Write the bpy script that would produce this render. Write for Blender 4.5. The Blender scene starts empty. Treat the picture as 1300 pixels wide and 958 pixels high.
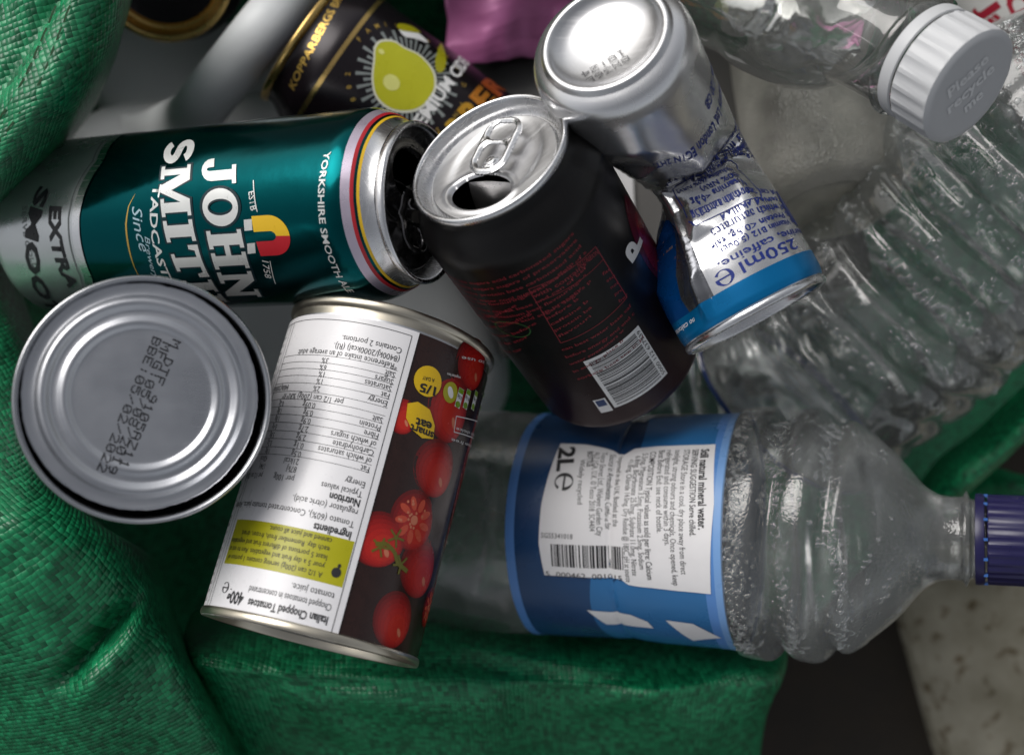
import bpy, bmesh, math, random
from mathutils import Vector, Matrix, noise
from mathutils.geometry import tessellate_polygon

SC = bpy.context.scene
COL = SC.collection
random.seed(7)
RAD = math.radians

# ------------------------------------------------------------------ camera, sky, sun, exposure
CAM_H, FPX, CX, CY = 0.45, 1575.0, 650.0, 479.0
cd = bpy.data.cameras.new("camera")
cam = bpy.data.objects.new("camera", cd)
COL.objects.link(cam)
cam.location = (0, 0, CAM_H)
cd.lens = FPX / 1300 * 36
cd.sensor_width = 36
cd.clip_start, cd.clip_end = 0.01, 50
cd.dof.use_dof = True
cd.dof.focus_distance = 0.418
cd.dof.aperture_fstop = 6.0
SC.camera = cam

SUN_EL, SUN_AZ = RAD(38), RAD(-42)       # azimuth measured from +Y towards +X
w = bpy.data.worlds.new("World")
SC.world = w
w.use_nodes = True
wn, wl = w.node_tree.nodes, w.node_tree.links
sky = wn.new("ShaderNodeTexSky")
sky.sky_type = 'NISHITA'
sky.sun_disc = False
sky.sun_elevation = SUN_EL
sky.sun_rotation = SUN_AZ
sky.air_density, sky.dust_density = 1.0, 3.0
hs = wn.new("ShaderNodeHueSaturation")
hs.inputs['Saturation'].default_value = 0.22      # thin overcast: nearly neutral
wl.new(sky.outputs[0], hs.inputs['Color'])
wl.new(hs.outputs[0], wn["Background"].inputs[0])
wn["Background"].inputs[1].default_value = 0.115
sd = bpy.data.lights.new("sun", 'SUN')
sd.energy = 1.9
sd.angle = RAD(42)
sd.color = (1.0, 0.97, 0.93)
sun = bpy.data.objects.new("sun", sd)
COL.objects.link(sun)
sdir = Vector((math.sin(SUN_AZ) * math.cos(SUN_EL), math.cos(SUN_AZ) * math.cos(SUN_EL), math.sin(SUN_EL)))
sun.rotation_euler = sdir.to_track_quat('Z', 'Y').to_euler()
sun.location = sdir * 3
SC.view_settings.view_transform = 'Standard'
SC.view_settings.look = 'None'
SC.view_settings.exposure = -0.15
SC.view_settings.gamma = 1.0
SC.render.engine = 'CYCLES'
SC.cycles.use_denoising = True
SC.cycles.max_bounces = 14
SC.cycles.transparent_max_bounces = 32
SC.cycles.transmission_bounces = 10
SC.cycles.caustics_reflective = False
SC.cycles.caustics_refractive = False
SC.cycles.sample_clamp_indirect = 4.0


# ------------------------------------------------------------------ small helpers
def lin(h):
    h = h.lstrip('#')
    return tuple(((c / 12.92) if c <= 0.04045 else ((c + 0.055) / 1.055) ** 2.4)
                 for c in (int(h[i:i + 2], 16) / 255 for i in (0, 2, 4)))


def P(px, py, z):
    d = CAM_H - z
    return Vector(((px - CX) / FPX * d, (CY - py) / FPX * d, z))


def to_px(p):
    d = CAM_H - p.z
    return (CX + p.x / d * FPX, CY - p.y / d * FPX)


def thing(name, label, cat, M=None, group=None):
    o = bpy.data.objects.new(name, None)
    COL.objects.link(o)
    o.empty_display_size = 0.02
    if M is not None:
        o.matrix_world = M
    o['label'], o['category'] = label, cat
    if group:
        o['group'] = group
    return o


def tag(o, label, cat, group=None):
    o['label'], o['category'] = label, cat
    if group:
        o['group'] = group


def mesh_obj(name, verts, faces, mat, parent=None, smooth=True, scale=0.001, sharp=None, uvs=None, M=None, mats=None, fmat=None):
    me = bpy.data.meshes.new(name)
    me.from_pydata([(v[0] * scale, v[1] * scale, v[2] * scale) for v in verts], [], faces)
    if mats:
        for m in mats:
            me.materials.append(m)
        me.polygons.foreach_set('material_index', fmat)
    else:
        me.materials.append(mat)
    if smooth:
        me.polygons.foreach_set('use_smooth', [True] * len(me.polygons))
        if sharp:
            me.set_sharp_from_angle(angle=RAD(sharp))
    if uvs:
        ul = me.uv_layers.new(name="UVMap")
        for li, l in enumerate(me.loops):
            ul.data[li].uv = uvs[l.vertex_index]
    me.update()
    o = bpy.data.objects.new(name, me)
    COL.objects.link(o)
    if parent:
        o.parent = parent
    if M is not None:
        o.matrix_world = M
    return o


def frame(origin, axis, face):
    """matrix whose local z runs along axis and whose local -y looks towards face"""
    Z = axis.normalized()
    Y = -(face - face.dot(Z) * Z).normalized()
    X = Y.cross(Z)
    M = Matrix((X, Y, Z)).transposed().to_4x4()
    M.translation = origin
    return M


def fbm(x, y, z, o=3):
    return noise.fractal(Vector((x, y, z)), 1.0, 2.0, o)


# ------------------------------------------------------------------ materials
def nodes_of(name):
    m = bpy.data.materials.new(name)
    m.use_nodes = True
    nt = m.node_tree
    return m, nt, nt.nodes, nt.links, nt.nodes["Principled BSDF"]


def mat(name, col, rough=0.4, metal=0.0, var=0.08, vscale=120, rvar=0.08, bump=0.0, bscale=600, spec=0.5, coat=0.0, scratch=0.0, grad=None):
    if isinstance(col, str):
        col = lin(col)
    m, nt, N, L, b = nodes_of(name)
    tc = N.new("ShaderNodeTexCoord")
    n = N.new("ShaderNodeTexNoise")
    n.inputs['Scale'].default_value = vscale
    n.inputs['Detail'].default_value = 5
    L.new(tc.outputs['Object'], n.inputs['Vector'])
    ramp = N.new("ShaderNodeMix")
    ramp.data_type = 'RGBA'
    ramp.inputs[6].default_value = tuple(c * (1 - var) for c in col) + (1,)
    ramp.inputs[7].default_value = tuple(min(1, c * (1 + var)) for c in col) + (1,)
    L.new(n.outputs[0], ramp.inputs[0])
    L.new(ramp.outputs[2], b.inputs['Base Color'])
    mr = N.new("ShaderNodeMapRange")
    mr.inputs[1].default_value, mr.inputs[2].default_value = 0.3, 0.7
    mr.inputs[3].default_value, mr.inputs[4].default_value = max(0.02, rough - rvar), min(1, rough + rvar)
    L.new(n.outputs[0], mr.inputs[0])
    L.new(mr.outputs[0], b.inputs['Roughness'])
    b.inputs['Metallic'].default_value = metal
    b.inputs['Specular IOR Level'].default_value = spec
    b.inputs['Coat Weight'].default_value = coat
    b.inputs['Coat Roughness'].default_value = 0.12
    if grad:        # printed fade along the can's axis: colour, from, to (metres)
        sp = N.new("ShaderNodeSeparateXYZ")
        L.new(tc.outputs['Object'], sp.inputs[0])
        g_ = N.new("ShaderNodeMapRange")
        g_.inputs[1].default_value, g_.inputs[2].default_value = grad[1], grad[2]
        L.new(sp.outputs[2], g_.inputs[0])
        gm = N.new("ShaderNodeMix")
        gm.data_type = 'RGBA'
        gm.inputs[6].default_value = tuple(grad[0]) + (1,)
        L.new(g_.outputs[0], gm.inputs[0])
        L.new(ramp.outputs[2], gm.inputs[7])
        L.new(gm.outputs[2], b.inputs['Base Color'])
    if scratch:
        mpg = N.new("ShaderNodeMapping")
        mpg.inputs['Scale'].default_value = (60, 2600, 60)
        mpg.inputs['Rotation'].default_value = (0.3, 0.2, 0.9)
        L.new(tc.outputs['Object'], mpg.inputs[0])
        ns = N.new("ShaderNodeTexNoise")
        ns.inputs['Scale'].default_value = 1.0
        ns.inputs['Detail'].default_value = 3
        L.new(mpg.outputs[0], ns.inputs['Vector'])
        ms = N.new("ShaderNodeMapRange")
        ms.inputs[1].default_value, ms.inputs[2].default_value = 0.58, 0.75
        ms.inputs[3].default_value, ms.inputs[4].default_value = 0, scratch
        L.new(ns.outputs[0], ms.inputs[0])
        ad = N.new("ShaderNodeMath")
        ad.operation = 'ADD'
        L.new(mr.outputs[0], ad.inputs[0])
        L.new(ms.outputs[0], ad.inputs[1])
        L.new(ad.outputs[0], b.inputs['Roughness'])
    if bump:
        n2 = N.new("ShaderNodeTexNoise")
        n2.inputs['Scale'].default_value = bscale
        n2.inputs['Detail'].default_value = 3
        L.new(tc.outputs['Object'], n2.inputs['Vector'])
        bp = N.new("ShaderNodeBump")
        bp.inputs['Strength'].default_value = bump
        bp.inputs['Distance'].default_value = 0.001
        L.new(n2.outputs[0], bp.inputs['Height'])
        L.new(bp.outputs[0], b.inputs['Normal'])
    return m


def clear_plastic(name, tint=(0.93, 0.95, 0.94), haze=0.12, hazecol=(0.6, 0.62, 0.6), bump=0.25, bscale=45, fine=0.0, rough=0.06):
    """thin clear wall: mostly lets light through, mirrors at grazing angles, a little fogged"""
    m, nt, N, L, b = nodes_of(name)
    N.remove(b)
    out = N["Material Output"]
    tc = N.new("ShaderNodeTexCoord")
    n = N.new("ShaderNodeTexNoise")
    n.inputs['Scale'].default_value = bscale
    n.inputs['Detail'].default_value = 4
    L.new(tc.outputs['Object'], n.inputs['Vector'])
    bp = N.new("ShaderNodeBump")
    bp.inputs['Strength'].default_value = bump
    bp.inputs['Distance'].default_value = 0.004
    L.new(n.outputs[0], bp.inputs['Height'])
    last = bp
    vor = N.new("ShaderNodeTexVoronoi")
    vor.inputs['Scale'].default_value = 900
    L.new(tc.outputs['Object'], vor.inputs['Vector'])
    if fine:
        bp2 = N.new("ShaderNodeBump")
        bp2.inputs['Strength'].default_value = fine
        bp2.inputs['Distance'].default_value = 0.0006
        bp2.invert = True
        L.new(vor.outputs['Distance'], bp2.inputs['Height'])
        L.new(bp.outputs[0], bp2.inputs['Normal'])
        last = bp2
    tr = N.new("ShaderNodeBsdfTransparent")
    tr.inputs[0].default_value = tint + (1,)
    gl = N.new("ShaderNodeBsdfGlossy")
    gl.inputs['Roughness'].default_value = rough
    gl.inputs[0].default_value = (1, 1, 1, 1)
    L.new(last.outputs[0], gl.inputs['Normal'])
    fr = N.new("ShaderNodeFresnel")
    fr.inputs['IOR'].default_value = 1.57
    L.new(last.outputs[0], fr.inputs['Normal'])
    mul = N.new("ShaderNodeMath")
    mul.operation = 'MULTIPLY'
    mul.use_clamp = True
    mul.inputs[1].default_value = 1.5
    L.new(fr.outputs[0], mul.inputs[0])
    mx = N.new("ShaderNodeMixShader")
    L.new(mul.outputs[0], mx.inputs[0])
    L.new(tr.outputs[0], mx.inputs[1])
    L.new(gl.outputs[0], mx.inputs[2])
    df = N.new("ShaderNodeBsdfDiffuse")
    df.inputs[0].default_value = hazecol + (1,)
    L.new(last.outputs[0], df.inputs['Normal'])
    tl = N.new("ShaderNodeBsdfTranslucent")
    tl.inputs[0].default_value = hazecol + (1,)
    m2 = N.new("ShaderNodeMixShader")
    m2.inputs[0].default_value = 0.5
    L.new(df.outputs[0], m2.inputs[1])
    L.new(tl.outputs[0], m2.inputs[2])
    n3 = N.new("ShaderNodeTexNoise")
    n3.inputs['Scale'].default_value = 28
    n3.inputs['Detail'].default_value = 6
    L.new(tc.outputs['Object'], n3.inputs['Vector'])
    mr = N.new("ShaderNodeMapRange")
    mr.inputs[1].default_value, mr.inputs[2].default_value = 0.32, 0.68
    mr.inputs[3].default_value, mr.inputs[4].default_value = haze * 0.35, haze * 1.6
    L.new(n3.outputs[0], mr.inputs[0])
    m3 = N.new("ShaderNodeMixShader")
    L.new(mr.outputs[0], m3.inputs[0])
    L.new(mx.outputs[0], m3.inputs[1])
    L.new(m2.outputs[0], m3.inputs[2])
    L.new(m3.outputs[0], out.inputs[0])
    return m


def woven(name, col, cell=0.0021):
    """green tape fabric: over-under weave from the UV (metres)"""
    m, nt, N, L, b = nodes_of(name)
    tc = N.new("ShaderNodeTexCoord")
    mp = N.new("ShaderNodeMapping")
    mp.inputs['Scale'].default_value = (1 / cell, 1 / cell, 1)
    L.new(tc.outputs['UV'], mp.inputs[0])
    # slight waviness of the tapes
    nz = N.new("ShaderNodeTexNoise")
    nz.inputs['Scale'].default_value = 0.35
    L.new(mp.outputs[0], nz.inputs['Vector'])
    vm = N.new("ShaderNodeVectorMath")
    vm.operation = 'MULTIPLY_ADD'
    vm.inputs[1].default_value = (0.7, 0.7, 0)
    L.new(nz.outputs['Color'], vm.inputs[0])
    L.new(mp.outputs[0], vm.inputs[2])
    sep = N.new("ShaderNodeSeparateXYZ")
    L.new(vm.outputs[0], sep.inputs[0])

    def math_(op, a, bb=None):
        q = N.new("ShaderNodeMath")
        q.operation = op
        for i, x in enumerate((a, bb)):
            if x is None:
                continue
            if isinstance(x, (int, float)):
                q.inputs[i].default_value = x
            else:
                L.new(x, q.inputs[i])
        return q.outputs[0]
    su = math_('ABSOLUTE', math_('SINE', math_('MULTIPLY', sep.outputs[0], math.pi)))
    sv = math_('ABSOLUTE', math_('SINE', math_('MULTIPLY', sep.outputs[1], math.pi)))
    ck = N.new("ShaderNodeTexChecker")
    ck.inputs['Scale'].default_value = 1.0
    ck.inputs[1].default_value = (1, 1, 1, 1)
    ck.inputs[2].default_value = (0, 0, 0, 1)
    L.new(vm.outputs[0], ck.inputs[0])
    wt = N.new("ShaderNodeMix")           # long edge of each tape proud, its ends dipping under
    L.new(ck.outputs[1], wt.inputs[0])
    L.new(math_('ADD', math_('MULTIPLY', su, 1.0), math_('POWER', sv, 0.35)), wt.inputs[2])
    L.new(math_('ADD', math_('MULTIPLY', sv, 1.0), math_('POWER', su, 0.35)), wt.inputs[3])
    fl = N.new("ShaderNodeVectorMath")
    fl.operation = 'FLOOR'
    L.new(vm.outputs[0], fl.inputs[0])
    wnz = N.new("ShaderNodeTexWhiteNoise")
    wnz.noise_dimensions = '2D'
    L.new(fl.outputs[0], wnz.inputs['Vector'])
    hgt = math_('ADD', wt.outputs[0], math_('MULTIPLY', wnz.outputs[0], 0.7))
    bp = N.new("ShaderNodeBump")
    bp.inputs['Strength'].default_value = 0.42
    bp.inputs['Distance'].default_value = 0.0006
    L.new(hgt, bp.inputs['Height'])
    L.new(bp.outputs[0], b.inputs['Normal'])
    mx = N.new("ShaderNodeMix")
    mx.data_type = 'RGBA'
    mx.inputs[6].default_value = tuple(c * 0.5 for c in col) + (1,)
    mx.inputs[7].default_value = tuple(c * 1.45 + 0.008 for c in col) + (1,)
    L.new(wnz.outputs[0], mx.inputs[0])
    n4 = N.new("ShaderNodeTexNoise")
    n4.inputs['Scale'].default_value = 30
    n4.inputs['Detail'].default_value = 5
    L.new(tc.outputs['Object'], n4.inputs['Vector'])
    dk = N.new("ShaderNodeMix")
    dk.data_type = 'RGBA'
    dk.blend_type = 'MULTIPLY'
    dk.inputs[0].default_value = 0.3
    L.new(mx.outputs[2], dk.inputs[6])
    L.new(n4.outputs[0], dk.inputs[7])
    L.new(dk.outputs[2], b.inputs['Base Color'])
    b.inputs['Roughness'].default_value = 0.36
    b.inputs['Specular IOR Level'].default_value = 0.55
    return m


ALU = mat("bare_aluminium", (0.78, 0.78, 0.79), 0.24, 1.0, 0.06, 90, 0.07, 0.03, 900, scratch=.2)
ALU_DULL = mat("brushed_aluminium", (0.68, 0.68, 0.69), 0.32, 1.0, 0.03, 60, 0.03, 0.015, 1800, scratch=.2)
ALU_DARK = mat("shaded_aluminium", (0.40, 0.39, 0.39), 0.28, 1.0, 0.2, 60, 0.1, 0.04, 500)  # dark reflections and shade of the can ends put into the colour
STEEL = mat("tinplate", (0.58, 0.59, 0.62), 0.33, 1.0, 0.09, 45, 0.08, 0.02, 1500, scratch=.07)
STEEL_WARM = mat("lacquered_tinplate", (0.62, 0.57, 0.47), 0.34, 1.0, 0.12, 80, 0.08)
STEEL_RIM = mat("tinplate_seam", (0.52, 0.53, 0.55), 0.2, 1.0, 0.06, 100, 0.05)
BLACKHOLE = mat("dark_inside", (0.02, 0.02, 0.02), 0.5)
INK_BLACK = mat("black_ink", (0.015, 0.015, 0.018), 0.5, var=0.15)
INK_GREY = mat("grey_ink", (0.05, 0.05, 0.055), 0.55)
PAPER = mat("white_paper", (0.80, 0.79, 0.80), 0.5, var=0.03, vscale=300, bump=0.06, bscale=250)


# ------------------------------------------------------------------ round surfaces that carry print
class Surf:
    """round body, mm; u runs round it in reading direction from the face turned to the light, v runs up its axis"""

    def __init__(s, prof, R, M, dent=None):
        s.prof, s.R, s.M, s.dent = prof, R, M, dent
        s.inv = M.inverted()

    def r(s, v):
        p = s.prof
        if v <= p[0][0]:
            return p[0][1]
        for (a, ra), (b, rb) in zip(p, p[1:]):
            if v <= b:
                return ra + (rb - ra) * (v - a) / max(1e-6, b - a)
        return p[-1][1]

    def pt(s, u, v, off=0.0):
        t = u / s.R
        r = s.r(v) + off
        if s.dent:
            r += s.dent(t, v)
        return (r * math.sin(t), -r * math.cos(t), v)

    def uv(s, px, py):
        o = s.inv @ Vector((0, 0, CAM_H)) * 1000
        q = s.inv @ P(px, py, 0.0) * 1000
        d = (q - o).normalized()
        R = s.R
        a = d.x * d.x + d.y * d.y
        b = o.x * d.x + o.y * d.y
        c = o.x * o.x + o.y * o.y - R * R
        disc = b * b - a * c
        if disc < 0:
            t = -b / a
        else:
            t = (-b - math.sqrt(disc)) / a
        h = o + d * t
        return (math.atan2(h.x, -h.y) * R, h.z)


class Flat:
    def __init__(s, M, z=0.0, h=None):
        s.M, s.z, s.h = M, z, h

    def pt(s, u, v, off=0.0):
        return (u, v, s.z + off + (s.h(u, v) if s.h else 0))


def tube(surf, v0, v1, nu=96, nv=40, off=0.0):
    V, F = [], []
    for j in range(nv + 1):
        v = v0 + (v1 - v0) * j / nv
        for i in range(nu):
            V.append(surf.pt(2 * math.pi * surf.R * i / nu, v, off))
    for j in range(nv):
        for i in range(nu):
            F.append((j * nu + i, j * nu + (i + 1) % nu, (j + 1) * nu + (i + 1) % nu, (j + 1) * nu + i))
    return V, F


def lathe(prof, n=72, close=False):
    V, F = [], []
    for r, z in prof:
        for i in range(n):
            t = 2 * math.pi * i / n
            V.append((r * math.sin(t), -r * math.cos(t), z))
    for j in range(len(prof) - 1):
        for i in range(n):
            F.append((j * n + i, j * n + (i + 1) % n, (j + 1) * n + (i + 1) % n, (j + 1) * n + i))
    return V, F


def smooth_prof(p, k=4):
    """Catmull-Rom through profile points"""
    out = []
    for i in range(len(p) - 1):
        a, b, c, d = p[max(0, i - 1)], p[i], p[i + 1], p[min(len(p) - 1, i + 2)]
        for j in range(k):
            t = j / k
            out.append(tuple(0.5 * ((2 * b[x]) + (c[x] - a[x]) * t + (2 * a[x] - 5 * b[x] + 4 * c[x] - d[x]) * t * t
                                    + (3 * b[x] - a[x] - 3 * c[x] + d[x]) * t ** 3) for x in (0, 1)))
    out.append(tuple(p[-1]))
    return out


_glyph = {}


def glyphs(txt, bold=0.0, res=2):
    k = (txt, bold, res)
    if k not in _glyph:
        cu = bpy.data.curves.new("t", 'FONT')
        cu.body = txt
        cu.size = 1.0
        cu.offset = bold
        cu.resolution_u = res
        cu.dimensions = '2D'
        cu.fill_mode = 'FRONT'
        ob = bpy.data.objects.new("t", cu)
        me = bpy.data.meshes.new_from_object(ob)
        vs = [(v.co.x, v.co.y) for v in me.vertices]
        fs = [tuple(p.vertices) for p in me.polygons]
        bpy.data.objects.remove(ob)
        bpy.data.curves.remove(cu)
        bpy.data.meshes.remove(me)
        x0 = min([v[0] for v in vs] or [0])
        x1 = max([v[0] for v in vs] or [1])
        _glyph[k] = (vs, fs, x0, x1)
    return _glyph[k]


class Print:
    """flat printed shapes in (u, v) mm, laid on a Surf"""

    def __init__(s, surf):
        s.surf, s.V, s.F = surf, [], []

    def add(s, vs, fs):
        n = len(s.V)
        s.V += vs
        s.F += [tuple(i + n for i in f) for f in fs]

    def poly(s, *loops):
        pts = [[Vector((x, y, 0)) for x, y in l] for l in loops]
        tr = tessellate_polygon(pts)
        s.add([tuple(p) for l in loops for p in l], [tuple(t) for t in tr])

    def rect(s, u0, v0, u1, v1):
        s.add([(u0, v0), (u1, v0), (u1, v1), (u0, v1)], [(0, 1, 2, 3)])

    def ell(s, u, v, a, b, rot=0.0, n=28):
        c, q = math.cos(rot), math.sin(rot)
        s.poly([(u + a * math.cos(t) * c - b * math.sin(t) * q, v + a * math.cos(t) * q + b * math.sin(t) * c)
                for t in (2 * math.pi * i / n for i in range(n))])

    def stroke(s, pts, w, closed=False):
        P2 = [Vector(p) for p in pts]
        n = len(P2)
        if closed:
            P2.append(P2[0])
        for a, b in zip(P2, P2[1:]):
            d = (b - a)
            if d.length < 1e-6:
                continue
            d.normalize()
            q = Vector((-d.y, d.x)) * w / 2
            e = d * w * 0.0
            s.add([tuple(a - q - e), tuple(b - q + e), tuple(b + q + e), tuple(a + q - e)], [(0, 1, 2, 3)])

    def text(s, txt, u, v, h, rot=0.0, bold=0.0, width=None, sx=1.0, res=2, shear=0.0):
        """h = cap height mm; width: fit the line to this length"""
        vs, fs, x0, x1 = glyphs(txt, bold, res)
        k = h / 0.7
        kx = width / max(1e-6, x1 - x0) if width else k * sx
        c, q = math.cos(rot), math.sin(rot)
        o = []
        for x, y in vs:
            X, Y = (x - x0) * kx + y * k * shear, y * k
            o.append((u + X * c - Y * q, v + X * q + Y * c))
        s.add(o, fs)

    def line(s, txt, p0, p1, h, **kw):
        """baseline from picture point p0 to p1, read off the photograph"""
        a, b = s.surf.uv(*p0), s.surf.uv(*p1)
        d = (b[0] - a[0], b[1] - a[1])
        s.text(txt, a[0], a[1], h, rot=math.atan2(d[1], d[0]), width=math.hypot(*d), **kw)

    def pxpoly(s, *loops):
        s.poly(*[[s.surf.uv(*p) for p in l] for l in loops])

    def emark(s, u, v, r, rot=0.0):
        """estimated sign: open round e"""
        pts = []
        for k in range(25):
            t = RAD(8) + RAD(318) * k / 24
            pts.append((t, 1.0))
        o, i = [], []
        for t, _ in pts:
            w_ = .10 + .10 * abs(math.cos(t))
            o.append((r * math.cos(t), r * math.sin(t)))
            i.append((r * (1 - 2 * w_) * math.cos(t), r * (1 - w_) * math.sin(t)))
        c, q = math.cos(rot), math.sin(rot)
        R_ = lambda p: (u + p[0] * c - p[1] * q, v + p[0] * q + p[1] * c)
        s.poly([R_(p) for p in o + i[::-1]])
        s.poly([R_(p) for p in ((-.72 * r, -.09 * r), (.98 * r, -.09 * r), (.98 * r, .12 * r), (-.72 * r, .12 * r))])

    def bars(s, u0, v0, u1, v1, n=40, seed=1, along='u'):
        rnd = random.Random(seed)
        ws = [rnd.choice((1, 1, 1, 2, 2, 3)) for _ in range(n * 2)]
        t = 0
        T = sum(ws)
        for i, x in enumerate(ws):
            if i % 2 == 0:
                if along == 'u':
                    s.rect(u0 + (u1 - u0) * t / T, v0, u0 + (u1 - u0) * (t + x) / T, v1)
                else:
                    s.rect(u0, v0 + (v1 - v0) * t / T, u1, v0 + (v1 - v0) * (t + x) / T)
            t += x

    def build(s, name, off, m, parent, maxe=2.5):
        bm = bmesh.new()
        vs = [bm.verts.new((x[0], x[1], 0)) for x in s.V]
        for f in s.F:
            if len(set(f)) < 3:
                continue
            try:
                bm.faces.new([vs[i] for i in f])
            except ValueError:
                pass
        for _ in range(7):
            lg = [e for e in bm.edges if e.calc_length() > maxe]
            if not lg:
                break
            bmesh.ops.subdivide_edges(bm, edges=lg, cuts=1)
            bmesh.ops.triangulate(bm, faces=[f for f in bm.faces if len(f.verts) > 4])
        bm.normal_update()
        for f in bm.faces:
            if f.normal.z < 0:
                f.normal_flip()
        bm.verts.index_update()
        V = [s.surf.pt(v.co.x, v.co.y, off) for v in bm.verts]
        F = [tuple(v.index for v in f.verts) for f in bm.faces]
        bm.free()
        return mesh_obj(name, V, F, m, parent)


def sdf_sheet(sdf, x0, y0, x1, y1, step, h):
    """sheet of the region sdf > 0, edges snapped on to the outline"""
    nx, ny = int((x1 - x0) / step) + 1, int((y1 - y0) / step) + 1
    V, ds = [], []
    for j in range(ny + 1):
        for i in range(nx + 1):
            x, y = x0 + i * step, y0 + j * step
            d = sdf(x, y)
            if d < step * 0.5 and d > -step * 1.6:
                for _ in range(3):
                    e = 0.02
                    gx = (sdf(x + e, y) - sdf(x - e, y)) / (2 * e)
                    gy = (sdf(x, y + e) - sdf(x, y - e)) / (2 * e)
                    g = gx * gx + gy * gy
                    if g < 1e-4:
                        break
                    d2 = sdf(x, y)
                    x -= d2 * gx / g
                    y -= d2 * gy / g
            V.append((x, y, h(x, y, max(0, sdf(x, y)))))
            ds.append(d)
    F = []
    W = nx + 1
    for j in range(ny):
        for i in range(nx):
            q = (j * W + i, j * W + i + 1, (j + 1) * W + i + 1, (j + 1) * W + i)
            if min(ds[k] for k in q) > -step * 0.72:
                F.append(q)
    used = sorted({i for f in F for i in f})
    mp = {k: n for n, k in enumerate(used)}
    return [V[k] for k in used], [tuple(mp[i] for i in f) for f in F]


def sd_round(x, y, cx, cy, hx, hy, r):
    qx, qy = abs(x - cx) - hx + r, abs(y - cy) - hy + r
    return math.hypot(max(qx, 0), max(qy, 0)) + min(max(qx, qy), 0) - r


def extrude_sheet(V, F, t):
    """give an sdf sheet thickness t downwards"""
    n = len(V)
    V2 = V + [(x, y, z - t) for x, y, z in V]
    F2 = list(F) + [tuple(i + n for i in reversed(f)) for f in F]
    cnt = {}
    for f in F:
        for a, b in zip(f, f[1:] + f[:1]):
            cnt[(a, b)] = 1
    for a, b in list(cnt):
        if (b, a) not in cnt:
            F2.append((b, a, a + n, b + n))
    return V2, F2


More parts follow.
